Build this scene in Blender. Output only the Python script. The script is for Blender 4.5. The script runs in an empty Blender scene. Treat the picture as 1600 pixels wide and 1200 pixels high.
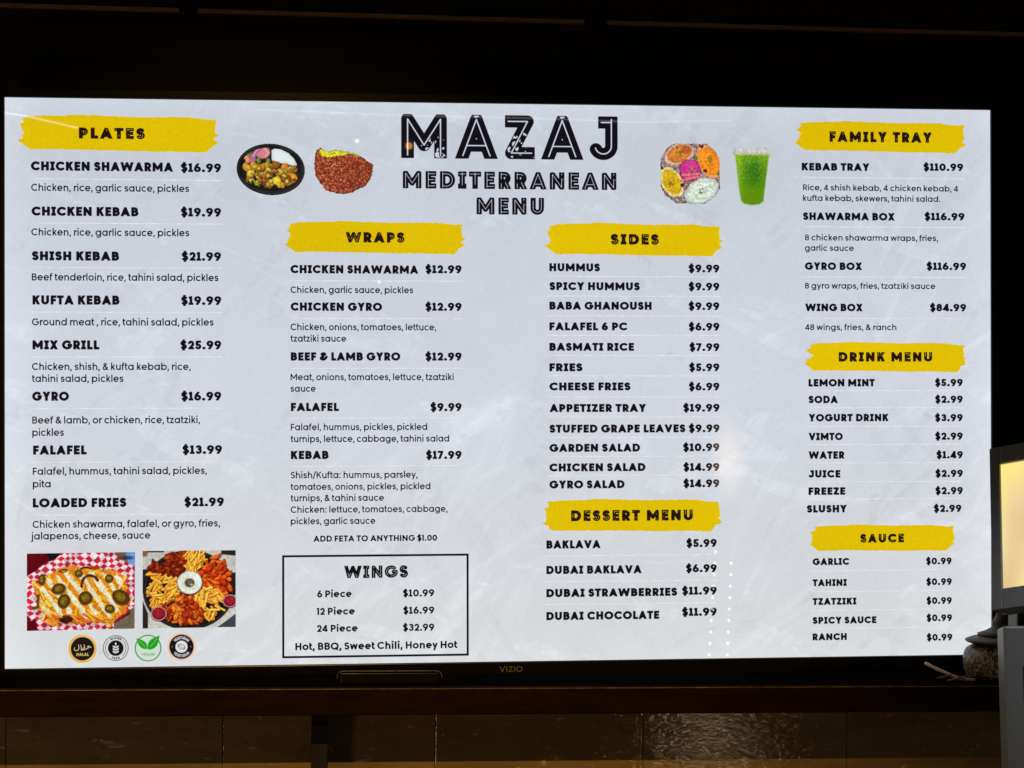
import bpy, bmesh, math, random
import numpy as np
from mathutils import Matrix, Vector
scene = bpy.context.scene
COL = scene.collection
R = math.radians

# ------------------------------------------------------------------ camera
F = 3400.0                                   # focal length in photo pixels (1600 wide)
TC = Vector((0.0, 0.0, 1.90))                # centre of the television picture
SW, SH = 1.4288, 0.8037                      # picture size of a 65 inch set
TILT = -0.0115                               # the set leans a little on its shelf, the camera likewise
YAW, PITCH, ROLL = 0.1079, 0.00443, -0.0014
CPOS = Vector((-0.3348, -3.1195, -0.0161))
RT = Matrix.Rotation(TILT, 3, 'Y')
fw = Vector((math.sin(YAW)*math.cos(PITCH), math.cos(YAW)*math.cos(PITCH), math.sin(PITCH)))
r0 = Vector((math.cos(YAW), -math.sin(YAW), 0)); u0 = r0.cross(fw)
cr = r0*math.cos(ROLL) + u0*math.sin(ROLL); cu = u0*math.cos(ROLL) - r0*math.sin(ROLL)
wr, wu, wf = RT @ cr, RT @ cu, RT @ fw
CW = TC + RT @ CPOS
cam = bpy.data.cameras.new('camera'); camo = bpy.data.objects.new('camera', cam); COL.objects.link(camo)
cam.sensor_width = 36.0; cam.lens = 36.0*F/1600; cam.clip_start = .02; cam.clip_end = 100
camo.matrix_world = Matrix(((wr.x, wu.x, -wf.x, CW.x), (wr.y, wu.y, -wf.y, CW.y), (wr.z, wu.z, -wf.z, CW.z), (0, 0, 0, 1)))
scene.camera = camo

# ------------------------------------------------------------------ dim indoor light
world = bpy.data.worlds.new('World'); scene.world = world; world.use_nodes = True
bg = world.node_tree.nodes['Background']; bg.inputs[0].default_value = (1, .82, .6, 1); bg.inputs[1].default_value = .022
def lamp(name, loc, watts, col, radius, aim=None, size=None, blend=.6):
    l = bpy.data.lights.new(name, 'SPOT' if aim else 'POINT'); l.energy = watts; l.color = col; l.shadow_soft_size = radius
    o = bpy.data.objects.new(name, l); COL.objects.link(o); o.location = loc
    if aim:
        l.spot_size = size; l.spot_blend = blend
        o.rotation_euler = (Vector(aim)-Vector(loc)).to_track_quat('-Z', 'Y').to_euler()
    return o
lamp('ceiling_spot', (-.35, -2.2, 3.06), 175, (1, .55, .13), .012, aim=(-.35, -.05, 1.36), size=R(46), blend=.9)
lamp('left_fill_light', (-1.75, -1.7, 1.05), 17, (1, .62, .27), .20)  # added warm fill for the shaded tiles, no visible source
lamp('terminal_fill_spot', (.72, -1.30, 2.90), 42, (.96, .98, 1), .05, aim=(.70, -.50, 1.62), size=R(15), blend=.7)  # added spot that brightens the terminal and urn, no fixture known
scene.view_settings.view_transform = 'Standard'; scene.view_settings.look = 'None'
scene.view_settings.exposure = 0; scene.view_settings.gamma = 1

# ------------------------------------------------------------------ helpers
def ray(px, py):
    return (wf + wr*((px-800)/F) - wu*((py-600)/F)).normalized()
def at(px, py, Y):                           # photo measurement -> room point on the plane y = Y
    d = ray(px, py); return CW + d*((Y-CW.y)/d.y)
def scr(px, py):                             # photo measurement -> (x, z) on the television picture
    d = RT.transposed() @ ray(px, py); c = CPOS; t = -c.y/d.y
    return c.x+d.x*t, c.z+d.z*t
def s2l(c):
    c = np.asarray(c, float)/255.0
    return np.where(c <= .04045, c/12.92, ((c+.055)/1.055)**2.4)
def lin(*c): return tuple(float(v) for v in s2l(c))
def tag(o, label=None, cat=None, group=None, kind=None):
    if label: o['label'] = label
    if cat: o['category'] = cat
    if group: o['group'] = group
    if kind: o['kind'] = kind
    return o
def empty(name, loc, parent=None):
    o = bpy.data.objects.new(name, None); COL.objects.link(o); o.location = loc; o.parent = parent; o.empty_display_size = .05
    return o
def link(name, me, mat, parent=None):
    o = bpy.data.objects.new(name, me); COL.objects.link(o); o.parent = parent
    if mat: me.materials.append(mat)
    return o
def np_mesh(name, V, Fc, n, cols=None):      # verts (k,3), faces (m,n)
    me = bpy.data.meshes.new(name); V = np.asarray(V, np.float32); Fc = np.asarray(Fc, np.int32)
    me.vertices.add(len(V)); me.vertices.foreach_set('co', V.ravel())
    me.loops.add(Fc.size); me.loops.foreach_set('vertex_index', Fc.ravel())
    me.polygons.add(len(Fc)); me.polygons.foreach_set('loop_start', np.arange(0, Fc.size, n, dtype=np.int32))
    if cols is not None:
        a = me.color_attributes.new('Col', 'FLOAT_COLOR', 'POINT')
        a.data.foreach_set('color', np.concatenate([cols, np.ones((len(cols), 1))], 1).astype(np.float32).ravel())
    me.update(calc_edges=True); me.validate()
    return me
def bm_mesh(name, bm):
    me = bpy.data.meshes.new(name); bmesh.ops.recalc_face_normals(bm, faces=bm.faces); bm.to_mesh(me); bm.free(); return me
def bm_box(bm, x0, x1, y0, y1, z0, z1, bev=0, seg=2):
    vs = [bm.verts.new((x, y, z)) for x in (x0, x1) for y in (y0, y1) for z in (z0, z1)]
    fs = [bm.faces.new([vs[i] for i in q]) for q in ((0,1,3,2),(4,6,7,5),(0,4,5,1),(2,3,7,6),(0,2,6,4),(1,5,7,3))]
    if bev:
        es = list({e for f in fs for e in f.edges})
        bmesh.ops.bevel(bm, geom=es, offset=bev, segments=seg, affect='EDGES', profile=.5)
def box(name, x0, x1, y0, y1, z0, z1, mat, parent=None, bev=0, seg=2):
    bm = bmesh.new(); bm_box(bm, x0, x1, y0, y1, z0, z1, bev, seg); return link(name, bm_mesh(name, bm), mat, parent)
def tube_mesh(name, pts, rad, n=8):
    bm = bmesh.new(); rings = []
    for i, p in enumerate(pts):
        p = Vector(p); d = (Vector(pts[min(i+1, len(pts)-1)])-Vector(pts[max(i-1, 0)])).normalized()
        a = d.cross(Vector((0, 0, 1)) if abs(d.z) < .9 else Vector((1, 0, 0))).normalized(); b = d.cross(a)
        r = rad[i] if isinstance(rad, (list, tuple)) else rad
        rings.append([bm.verts.new(p+(a*math.cos(t)+b*math.sin(t))*r) for t in [2*math.pi*k/n for k in range(n)]])
    for q, w in zip(rings, rings[1:]):
        for k in range(n): bm.faces.new((q[k], q[(k+1) % n], w[(k+1) % n], w[k]))
    bm.faces.new(rings[0][::-1]); bm.faces.new(rings[-1])
    me = bm_mesh(name, bm)
    for p in me.polygons: p.use_smooth = True
    return me
def lathe(name, prof, n=48):
    bm = bmesh.new(); rings = []
    for r, z in prof: rings.append([bm.verts.new((r*math.cos(2*math.pi*k/n), r*math.sin(2*math.pi*k/n), z)) for k in range(n)])
    for q, w in zip(rings, rings[1:]):
        for k in range(n): bm.faces.new((q[k], q[(k+1) % n], w[(k+1) % n], w[k]))
    bm.faces.new(rings[0][::-1]); bm.faces.new(rings[-1])
    me = bm_mesh(name, bm)
    for p in me.polygons: p.use_smooth = True
    return me

# ------------------------------------------------------------------ materials
def new_mat(name):
    m = bpy.data.materials.new(name); m.use_nodes = True; nt = m.node_tree
    return m, nt, nt.nodes['Principled BSDF']
def N(nt, t, **kw):
    n = nt.nodes.new(t)
    for k, v in kw.items():
        if k in n.inputs: n.inputs[k].default_value = v
        else: setattr(n, k, v)
    return n
def noise_mat(name, c0, c1, scale=20, rough=.5, bump=.1, stretch=(1, 1, 1), detail=6, spec=.5, lo=.35, hi=.65, bdist=.002):
    m, nt, b = new_mat(name); L = nt.links
    tc = N(nt, 'ShaderNodeTexCoord'); mp = N(nt, 'ShaderNodeMapping'); mp.inputs['Scale'].default_value = stretch
    nz = N(nt, 'ShaderNodeTexNoise', Scale=scale, Detail=detail, Roughness=.6)
    rp = N(nt, 'ShaderNodeValToRGB'); rp.color_ramp.elements[0].position = lo; rp.color_ramp.elements[1].position = hi
    rp.color_ramp.elements[0].color = (*c0, 1); rp.color_ramp.elements[1].color = (*c1, 1)
    bp = N(nt, 'ShaderNodeBump', Strength=bump, Distance=bdist)
    L.new(tc.outputs['Object'], mp.inputs['Vector']); L.new(mp.outputs[0], nz.inputs['Vector'])
    L.new(nz.outputs[0], rp.inputs[0]); L.new(rp.outputs[0], b.inputs['Base Color'])
    L.new(nz.outputs[0], bp.inputs['Height']); L.new(bp.outputs[0], b.inputs['Normal'])
    b.inputs['Roughness'].default_value = rough; b.inputs['Specular IOR Level'].default_value = spec
    return m
GLOSS = .016
def lit_mat(name, col=None, jitter=0):       # a lit area of the display under its glossy front
    m, nt, b = new_mat(name)
    b.inputs['Base Color'].default_value = (.004, .004, .004, 1); b.inputs['Roughness'].default_value = GLOSS
    b.inputs['Emission Strength'].default_value = 1
    if col is None:
        a = N(nt, 'ShaderNodeAttribute', attribute_name='Col'); nt.links.new(a.outputs['Color'], b.inputs['Emission Color'])
    elif jitter:
        tc = N(nt, 'ShaderNodeTexCoord'); nz = N(nt, 'ShaderNodeTexNoise', Scale=240., Detail=4.)
        n2 = N(nt, 'ShaderNodeTexNoise', Scale=3., Detail=2.)
        ad = N(nt, 'ShaderNodeMath', operation='ADD'); mr = N(nt, 'ShaderNodeMapRange'); mr.inputs[1].default_value = .7; mr.inputs[2].default_value = 1.3
        mr.inputs[3].default_value = 1-jitter; mr.inputs[4].default_value = 1+jitter
        mx = N(nt, 'ShaderNodeVectorMath', operation='SCALE'); mx.inputs[0].default_value = col
        L = nt.links; L.new(tc.outputs['Object'], nz.inputs['Vector']); L.new(tc.outputs['Object'], n2.inputs['Vector'])
        L.new(nz.outputs[0], ad.inputs[0]); L.new(n2.outputs[0], ad.inputs[1]); L.new(ad.outputs[0], mr.inputs[0])
        L.new(mr.outputs[0], mx.inputs['Scale']); L.new(mx.outputs[0], b.inputs['Emission Color'])
    else: b.inputs['Emission Color'].default_value = (*col, 1)
    return m
M = {}
M['print'] = lit_mat('display_picture')
M['ink'] = lit_mat('display_black', lin(17, 14, 24))
M['ink_soft'] = lit_mat('display_soft_black', lin(19, 17, 27))
M['ink_yellow'] = lit_mat('display_brown_black', lin(34, 20, 12))
M['yellow'] = lit_mat('display_yellow', lin(223, 190, 4), .08)

def screen_mat():                            # off-white plaster wallpaper with brush marks, as shown on the display
    m, nt, b = new_mat('display_background'); L = nt.links
    b.inputs['Base Color'].default_value = (.004, .004, .004, 1); b.inputs['Roughness'].default_value = GLOSS
    tc = N(nt, 'ShaderNodeTexCoord'); sp = N(nt, 'ShaderNodeSeparateXYZ'); L.new(tc.outputs['Object'], sp.inputs[0])
    def streak(ang, sx, sz, scale, lo, hi, dist=0.):
        mp = N(nt, 'ShaderNodeMapping'); mp.inputs['Rotation'].default_value = (0, R(ang), 0)
        m2 = N(nt, 'ShaderNodeMapping'); m2.inputs['Scale'].default_value = (sx, 1, sz)
        nz = N(nt, 'ShaderNodeTexNoise', Scale=scale, Detail=5., Roughness=.62, Distortion=dist)
        mr = N(nt, 'ShaderNodeMapRange'); mr.inputs[1].default_value = lo; mr.inputs[2].default_value = hi
        L.new(tc.outputs['Object'], mp.inputs['Vector']); L.new(mp.outputs[0], m2.inputs['Vector']); L.new(m2.outputs[0], nz.inputs['Vector']); L.new(nz.outputs[0], mr.inputs[0])
        return mr.outputs[0]
    def mul(a, c):
        n = N(nt, 'ShaderNodeMath', operation='MULTIPLY')
        for i, v in enumerate((a, c)):
            if isinstance(v, (int, float)): n.inputs[i].default_value = v
            else: L.new(v, n.inputs[i])
        return n.outputs[0]
    def add(a, c):
        n = N(nt, 'ShaderNodeMath', operation='ADD')
        for i, v in enumerate((a, c)):
            if isinstance(v, (int, float)): n.inputs[i].default_value = v
            else: L.new(v, n.inputs[i])
        return n.outputs[0]
    s1 = mul(streak(32, 1.1, 13, 3.2, .52, .72, .6), streak(0, 1, 1, 2.2, .45, .62))
    s2 = mul(streak(64, 1.3, 12, 3.6, .5, .7, .5), streak(10, 1, 1, 2.6, .48, .66))
    s3 = mul(streak(-58, 1.3, 9, 3.4, .52, .75, .5), streak(30, 1, 1, 1.9, .46, .66))
    cl = streak(0, 1, 1, 5.5, .3, .7)
    fi = streak(0, 1, 1, 160., .3, .7)
    s4 = mul(streak(-20, 1.0, 3.2, 4.2, .56, .60, 1.6), streak(48, 2, 14, 5., .35, .65, .8))
    s5 = mul(streak(50, 1.0, 2.6, 3.4, .57, .61, 1.8), streak(-35, 2, 12, 5., .35, .65, .8))
    v = add(add(mul(s1, .11), mul(s2, .10)), mul(s3, -.11)); v = add(v, add(mul(s4, .10), mul(s5, -.09)))
    v = add(v, mul(add(cl, -.5), .06)); v = add(v, mul(add(fi, -.5), .05))
    # panel uniformity: the edge-lit panel is a touch brighter along its rim
    ax = N(nt, 'ShaderNodeMath', operation='ABSOLUTE'); L.new(sp.outputs[0], ax.inputs[0])
    ex = N(nt, 'ShaderNodeMapRange'); ex.inputs[1].default_value = SW/2-.055; ex.inputs[2].default_value = SW/2; L.new(ax.outputs[0], ex.inputs[0])
    ez = N(nt, 'ShaderNodeMapRange'); ez.inputs[1].default_value = SH/2-.05; ez.inputs[2].default_value = SH/2; L.new(sp.outputs[2], ez.inputs[0])
    eb = N(nt, 'ShaderNodeMapRange'); eb.inputs[1].default_value = -SH/2+.06; eb.inputs[2].default_value = -SH/2; L.new(sp.outputs[2], eb.inputs[0])
    v = add(v, mul(ex.outputs[0], .10)); v = add(v, mul(ez.outputs[0], .10)); v = add(v, mul(eb.outputs[0], .06))
    v = add(v, 1.0)
    vz = N(nt, 'ShaderNodeMapRange'); vz.inputs[1].default_value = SH/2; vz.inputs[2].default_value = -SH/2; L.new(sp.outputs[2], vz.inputs[0])
    rp = N(nt, 'ShaderNodeValToRGB'); L.new(vz.outputs[0], rp.inputs[0]); e = rp.color_ramp.elements
    e[0].color = (*lin(198, 204, 214), 1); e[1].color = (*lin(214, 217, 219), 1)
    k = e.new(.5); k.color = (*lin(208, 213, 223), 1)
    mx = N(nt, 'ShaderNodeVectorMath', operation='SCALE'); L.new(rp.outputs[0], mx.inputs[0]); L.new(v, mx.inputs['Scale'])
    L.new(mx.outputs[0], b.inputs['Emission Color']); b.inputs['Emission Strength'].default_value = 1
    return m
M['screen'] = screen_mat()
M['black_plastic'] = noise_mat('black_plastic', (.005, .005, .005), (.008, .007, .007), 300, .25, .02, spec=.12)
M['logo'] = noise_mat('logo_grey', (.16, .135, .11), (.20, .17, .135), 50, .4, .0)
M['mantel'] = noise_mat('mantel_wood', (.009, .0045, .0035), (.017, .0072, .0052), 14, .6, .12, (1, 8, 8), spec=.03)
M['shelf_top'] = noise_mat('added_dark_sheet', (.0022, .002, .002), (.004, .0035, .003), 90, .9, .1, spec=0.)
M['shelf_highlight'] = noise_mat('painted_highlight', (.06, .052, .044), (.19, .175, .155), 55, .7, .1, (1, 6, 6), spec=.05)  # paler colour imitates light caught on the shelf edge
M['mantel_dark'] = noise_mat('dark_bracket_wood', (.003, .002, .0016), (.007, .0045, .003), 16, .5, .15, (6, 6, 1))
M['bead'] = noise_mat('bead_wood', (.07, .045, .03), (.12, .08, .05), 30, .4, .1, (1, 8, 8))
M['wall'] = noise_mat('dark_panel', (.006, .004, .002), (.010, .006, .0035), 9, .6, .08, (6, 6, 1), spec=.2)
M['moulding'] = noise_mat('moulding_wood', (.12, .07, .034), (.24, .14, .066), 60, .55, .25, (1, 6, 6))
M['grout'] = noise_mat('grout', (.10, .07, .04), (.17, .12, .07), 120, .9, .2)
def tile_mat():
    m, nt, b = new_mat('brown_glazed_stone'); L = nt.links
    tc = N(nt, 'ShaderNodeTexCoord')
    oi = N(nt, 'ShaderNodeObjectInfo'); off = N(nt, 'ShaderNodeVectorMath', operation='SCALE'); off.inputs['Scale'].default_value = 9.
    cb = N(nt, 'ShaderNodeCombineXYZ'); L.new(oi.outputs['Random'], cb.inputs[0]); L.new(oi.outputs['Random'], cb.inputs[2])
    L.new(cb.outputs[0], off.inputs[0]); ad = N(nt, 'ShaderNodeVectorMath', operation='ADD'); L.new(tc.outputs['Object'], ad.inputs[0]); L.new(off.outputs[0], ad.inputs[1])
    mp = N(nt, 'ShaderNodeMapping'); mp.inputs['Scale'].default_value = (1, 1, 3.0); L.new(ad.outputs[0], mp.inputs['Vector'])
    n1 = N(nt, 'ShaderNodeTexNoise', Scale=9., Detail=8., Roughness=.62); L.new(mp.outputs[0], n1.inputs['Vector'])
    n2 = N(nt, 'ShaderNodeTexNoise', Scale=30., Detail=5., Roughness=.6, Distortion=1.2); L.new(mp.outputs[0], n2.inputs['Vector'])
    n3 = N(nt, 'ShaderNodeTexNoise', Scale=55., Detail=3., Roughness=.55); L.new(mp.outputs[0], n3.inputs['Vector'])
    rp = N(nt, 'ShaderNodeValToRGB'); e = rp.color_ramp.elements; e[0].position = .3; e[1].position = .75
    e[0].color = (.15, .105, .05, 1); e[1].color = (.27, .185, .085, 1); L.new(n1.outputs[0], rp.inputs[0])
    vr = N(nt, 'ShaderNodeMapRange'); vr.inputs[1].default_value = .625; vr.inputs[2].default_value = .68; L.new(n2.outputs[0], vr.inputs[0])
    mx = N(nt, 'ShaderNodeMix', data_type='RGBA'); L.new(vr.outputs[0], mx.inputs[0]); L.new(rp.outputs[0], mx.inputs[6]); mx.inputs[7].default_value = (.42, .35, .25, 1)
    L.new(mx.outputs[2], b.inputs['Base Color'])
    bp = N(nt, 'ShaderNodeBump', Strength=.17, Distance=.0036); L.new(n3.outputs[0], bp.inputs['Height']); L.new(bp.outputs[0], b.inputs['Normal'])
    b.inputs['Roughness'].default_value = .06; b.inputs['Specular IOR Level'].default_value = .5
    return m
M['tile'] = tile_mat()
def emit_mat(name, col, s):
    m, nt, b = new_mat(name); b.inputs['Base Color'].default_value = (.5, .5, .5, 1)
    b.inputs['Emission Color'].default_value = (*col, 1); b.inputs['Emission Strength'].default_value = s; return m

# ------------------------------------------------------------------ the setting: wall, tiles, soffit
YF, YT, YW = -.140, -.034, .085              # shelf front, tile face, upper wall
zt = at(800, 1072.5, YF).z                   # top edge of the shelf front
zb = at(800, 1116.5, YF).z                   # its bottom edge
wallo = box('wall', -1.6, 1.6, YW, YW+.08, zb, 3.2, M['wall']); tag(wallo, kind='structure')
low = box('tiled_wall', -1.6, 1.6, YT+.0016, YW+.12, .95, zb-.001, M['grout']); tag(low, kind='structure')
tw = at(1005, 1150, YT).x - at(680, 1150, YT).x; th = .205
x_joint = at(1005, 1150, YT).x
tile_me = None
for r in range(2):
    for c in range(-5, 3):
        xa = x_joint + tw*c + (tw*.5 if r else 0)
        z1 = zb-.002-r*th
        if tile_me is None:
            bm = bmesh.new(); bm_box(bm, .0005, tw-.0005, 0, .012, -th+.001, 0, .0009, 2); tile_me = bm_mesh('tile', bm); tile_me.materials.append(M['tile'])
        o = bpy.data.objects.new('tile', tile_me); COL.objects.link(o); o.location = (xa, YT, z1); o.parent = low
        o.rotation_euler = (R(random.Random(c*7+r).uniform(-.3, .3)), 0, 0)
YS = .055
sof = box('soffit', -1.6, 1.6, YS, YW-.001, at(800, 33, YS).z-.012, 3.1, M['wall']); tag(sof, kind='structure')
zc = at(800, 33, YS).z
for pa, pb in ((-60, 281), (309, 912), (948, 1660)):
    xa, xb = at(pa, 20, YS).x, at(pb, 20, YS).x
    box('moulding_strip', xa, xb, YS-.012, YS-.0005, zc-.0025, zc+.0035, M['moulding'], sof, .001)
for px in (293, 931):                        # black clips holding the strip ends
    x = at(px, 20, YS).x; box('clip', x-.006, x+.006, YS-.018, YS-.0005, zc-.006, zc+.012, M['black_plastic'], sof, .0015)

# shelf with bracket and bead
shelf = empty('mantel_shelf', ((0, (YF+YW)/2, zb)))
tag(shelf, 'dark reddish brown wooden shelf under the television above brown tiles', 'shelf')
def sub(o, root): o.parent = root; o.matrix_parent_inverse = Matrix.Translation(-root.location); return o
sub(box('board', -1.6, 1.6, YF, -.0068, zb, zt, M['mantel'], None, .0022, 3), shelf)
sub(box('top_dark_sheet', -1.6, 1.6, YF+.0028, -.0072, zt+.0001, zt+.0008, M['shelf_top']), shelf)  # added black sheet, keeps the shelf top dark under the screen
sub(box('edge_highlight', -1.6, 1.6, YF-.0007, YF-.0001, zt-.0032, zt-.0021, M['shelf_highlight']), shelf)  # thin pale strip standing in for the edge highlight
sub(box('bead', -.36, 1.6, YT-.007, YT-.0005, zb-.0048, zb-.0006, M['bead'], None, .0015), shelf)
xb0, xb1 = at(487, 1160, YT-.05).x, at(512, 1160, YT-.05).x
bm = bmesh.new()
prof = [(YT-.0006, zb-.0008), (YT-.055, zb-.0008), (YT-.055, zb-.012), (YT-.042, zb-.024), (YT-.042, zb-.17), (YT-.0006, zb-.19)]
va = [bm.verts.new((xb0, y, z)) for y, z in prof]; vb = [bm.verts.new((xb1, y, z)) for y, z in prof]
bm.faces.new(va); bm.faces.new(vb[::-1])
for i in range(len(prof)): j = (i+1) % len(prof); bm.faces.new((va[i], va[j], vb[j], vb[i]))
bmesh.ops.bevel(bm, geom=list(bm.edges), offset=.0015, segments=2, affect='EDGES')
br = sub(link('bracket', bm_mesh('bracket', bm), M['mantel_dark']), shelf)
s_ = at(494, 1157, YT-.04); bm = bmesh.new(); bmesh.ops.create_uvsphere(bm, u_segments=12, v_segments=6, radius=.003)
sc = link('screw', bm_mesh('screw', bm), M['logo'], br); sc.location = (s_.x, YT-.042, s_.z); sc.scale = (1, .5, 1)
sc.matrix_parent_inverse = Matrix.Translation(-shelf.location)

# ------------------------------------------------------------------ television
tv = empty('television', TC); tv.rotation_euler = (0, TILT, 0)
tag(tv, 'large black flat television showing a white and yellow food menu above the dark wooden shelf', 'television')
BT, BS, BB = .013, .013, .021                # bezel widths
bm = bmesh.new()
bm_box(bm, -SW/2-BS, SW/2+BS, .0015, .045, -SH/2-BB, SH/2+BT, .003)
link('casing', bm_mesh('casing', bm), M['black_plastic'], tv)
def bar(bm, *a): bm_box(bm, *a, .0012)
bm = bmesh.new(); e = .0004
bar(bm, -SW/2-BS, SW/2+BS, -.004, .0012, SH/2+e, SH/2+BT); bar(bm, -SW/2-BS, SW/2+BS, -.004, .0012, -SH/2-BB, -SH/2-e)
bar(bm, -SW/2-BS, -SW/2-e, -.004, .0012, -SH/2-e+.0001, SH/2+e-.0001); bar(bm, SW/2+e, SW/2+BS, -.004, .0012, -SH/2-e+.0001, SH/2+e-.0001)
bez = link('bezel', bm_mesh('bezel', bm), M['black_plastic'], tv)
box('wall_mount', -.2, .2, .0455, YW-.001, -.15, .15, M['black_plastic'], tv)
scr_me = np_mesh('screen', [(-SW/2, 0, -SH/2), (SW/2, 0, -SH/2), (SW/2, 0, SH/2), (-SW/2, 0, SH/2)], [(0, 1, 2, 3)], 4)
screen = link('screen', scr_me, M['screen'], tv)
screen['label'] = 'bright white menu display with yellow brush headings'

# ------------------------------------------------------------------ lettering: a drawn stroke alphabet (cap height = 1, h = half stroke)
XH, ASC, DSC = .775, 1.06, -.27
def arc(cx, cy, rx, ry, a0, a1, n=None):
    n = n or max(6, int(abs(a1-a0)/9)); t = np.radians(np.linspace(a0, a1, n+1))
    return [(cx+rx*math.cos(a), cy+ry*math.sin(a)) for a in t]
def ell(cx, cy, rx, ry): return ('c', arc(cx, cy, rx, ry, 0, 360, 40)[:-1])
def ess(w, h, top, bot, a=28):
    m = (top+bot)/2+.01*(top-bot); ru = (top-h-m)/2; rl = (m-bot-h)/2; rx = w/2-h
    up = arc(w/2, m+ru, rx*.95, ru, a, 270); lo = arc(w/2, m-rl, rx, rl, 90, -180+a)
    return up+lo[1:]
def ext(a, b, k): return (a[0]+(a[0]-b[0])*k, a[1]+(a[1]-b[1])*k)
def glyph(ch, h, H):
    """strokes, width, clip, side bearings; H picks the display alphabet"""
    st, rd, dg = (.10, .055, .015) if H else (.082, .042, .008)
    t = 1-h; c = (0, 1); l = r = st
    if ch == ' ': return [], .28 if not H else .32, None, (0, 0)
    if ch == 'A':
        w = .96; a = (w/2, 1-h*.75); p, q = (h*1.12, 0), (w-h*1.12, 0); y = .30; f = y/a[1]
        s = [[ext(p, a, .2), a, ext(q, a, .2)], [(p[0]+(a[0]-p[0])*f, y), (q[0]+(a[0]-q[0])*f, y)]]; l = r = dg
    elif ch == 'B':
        w = .70; m = .52; k = w*.5; r = rd
        s = [[(h, 0), (h, 1)], [(h, t), (k, t)]+arc(k, (t+m)/2, w*.93-h-k, (t-m)/2, 90, -90)[1:]+[(h, m)],
             [(h, m), (k, m)]+arc(k, (m+h)/2, w-h-k, (m-h)/2, 90, -90)[1:]+[(h, h)]]
    elif ch == 'C': w = .90; s = [arc(.5, .5, .5-h, .5-h, 44, 316)]; c = None; l = rd; r = .03
    elif ch == 'D':
        w = .82; k = .36; s = [[(h, 0), (h, 1)], [(h, t), (k, t)]+arc(k, .5, w-h-k, .5-h, 90, -90)[1:]+[(h, h)]]; r = rd
    elif ch == 'E': w = .58; s = [[(h, 0), (h, 1)], [(h, t), (w, t)], [(h, h), (w, h)], [(h, .51), (w*.93, .51)]]; r = .06
    elif ch == 'F': w = .56; s = [[(h, 0), (h, 1)], [(h, t), (w, t)], [(h, .48), (w*.92, .48)]]; r = .04
    elif ch == 'G': w = .97; s = [arc(.5, .5, .5-h, .5-h, 44, 352), [(.97, .5-h*.1), (.53, .5-h*.1)]]; c = None; l = r = rd
    elif ch == 'H': w = .76; s = [[(h, 0), (h, 1)], [(w-h, 0), (w-h, 1)], [(h, .5), (w-h, .5)]]
    elif ch == 'I':
        if H: w = .46; s = [[(w/2, 0), (w/2, 1)], [(0, t), (w, t)], [(0, h), (w, h)]]; l = r = .06
        else: w = 2*h; s = [[(h, 0), (h, 1)]]
    elif ch == 'J':
        w = .64 if H else .52; k = (w-2*h)/2
        s = [[(w-h, 1)]+arc(h+k, h+k, k, k, 0, -165)]
        if H: s.append([(w*.32, t), (w-h, t)])
        c = None; l = .03
    elif ch == 'K':
        w = .76; a, b = (h*1.4, .38), (w-h*1.25, 1); m = (a[0]+(b[0]-a[0])*.34, a[1]+(b[1]-a[1])*.34)
        s = [[(h, 0), (h, 1)], [a, ext(b, a, .2)], [m, ext((w-h*1.15, 0), m, .2)]]; r = dg
    elif ch == 'L': w = .54; s = [[(h, 0), (h, 1)], [(h, h), (w, h)]]; r = .03
    elif ch == 'M': w = 1.0; s = [[(h, 0), (h, 1-h*.8), (w/2, .30), (w-h, 1-h*.8), (w-h, 0)]]
    elif ch == 'N': w = .80; s = [[(h, 0), (h, 1-h*.8), (w-h, h*.8), (w-h, 1)]]
    elif ch == 'O': w = 1.0; s = [ell(.5, .5, .5-h, .5-h)]; c = None; l = r = rd
    elif ch in 'PR':
        w = .66 if ch == 'P' else .70; m = .42; k = .32; r = rd
        s = [[(h, 0), (h, 1)], [(h, t), (k, t)]+arc(k, (t+m)/2, .66-h-k, (t-m)/2, 90, -90)[1:]+[(h, m)]]
        if ch == 'R': p = (.36, m); s.append([p, ext((w-h*1.1, 0), p, .25)]); r = .03
    elif ch == 'Q': w = 1.0; s = [ell(.5, .5, .5-h, .5-h), [(.58, .30), (.93, -.03)]]; c = None; l = r = rd
    elif ch == 'S': w = .64; s = [ess(w, h, 1.005, -.005)]; c = None; l = r = rd
    elif ch == 'T': w = .66; s = [[(w/2, 0), (w/2, 1)], [(0, t), (w, t)]]; l = r = .03
    elif ch == 'U': w = .76; k = w/2-h; s = [[(h, 1), (h, h+k)]+arc(w/2, h+k, k, k, 180, 360)[1:]+[(w-h, 1)]]; c = None
    elif ch == 'V': w = .92; b = (w/2, h*.75); s = [[ext((h*1.12, 1), b, .2), b, ext((w-h*1.12, 1), b, .2)]]; l = r = dg
    elif ch == 'W':
        w = 1.32; b1, b2, m = (w*.28, h*.75), (w*.72, h*.75), (w/2, 1-h*.9)
        s = [[ext((h*1.08, 1), b1, .2), b1, m, b2, ext((w-h*1.08, 1), b2, .2)]]; l = r = dg
    elif ch == 'X': w = .84; a, b, p, q = (h*1.2, 0), (w-h*1.2, 1), (h*1.2, 1), (w-h*1.2, 0); s = [[ext(a, b, .2), ext(b, a, .2)], [ext(p, q, .2), ext(q, p, .2)]]; l = r = dg
    elif ch == 'Y': w = .84; m = (w/2, .42); s = [[ext((h*1.2, 1), m, .3), m, ext((w-h*1.2, 1), m, .3)], [m, (w/2, 0)]]; l = r = dg
    elif ch == 'Z': w = .68; s = [[(.02, t), (w-h*1.15, t), (h*1.15, h), (w, h)]]; l = r = .05
    # figures
    elif ch == '0': w = .72; s = [ell(w/2, .5, w/2-h, .5-h)]; c = None; l = r = rd
    elif ch == '1':
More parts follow.
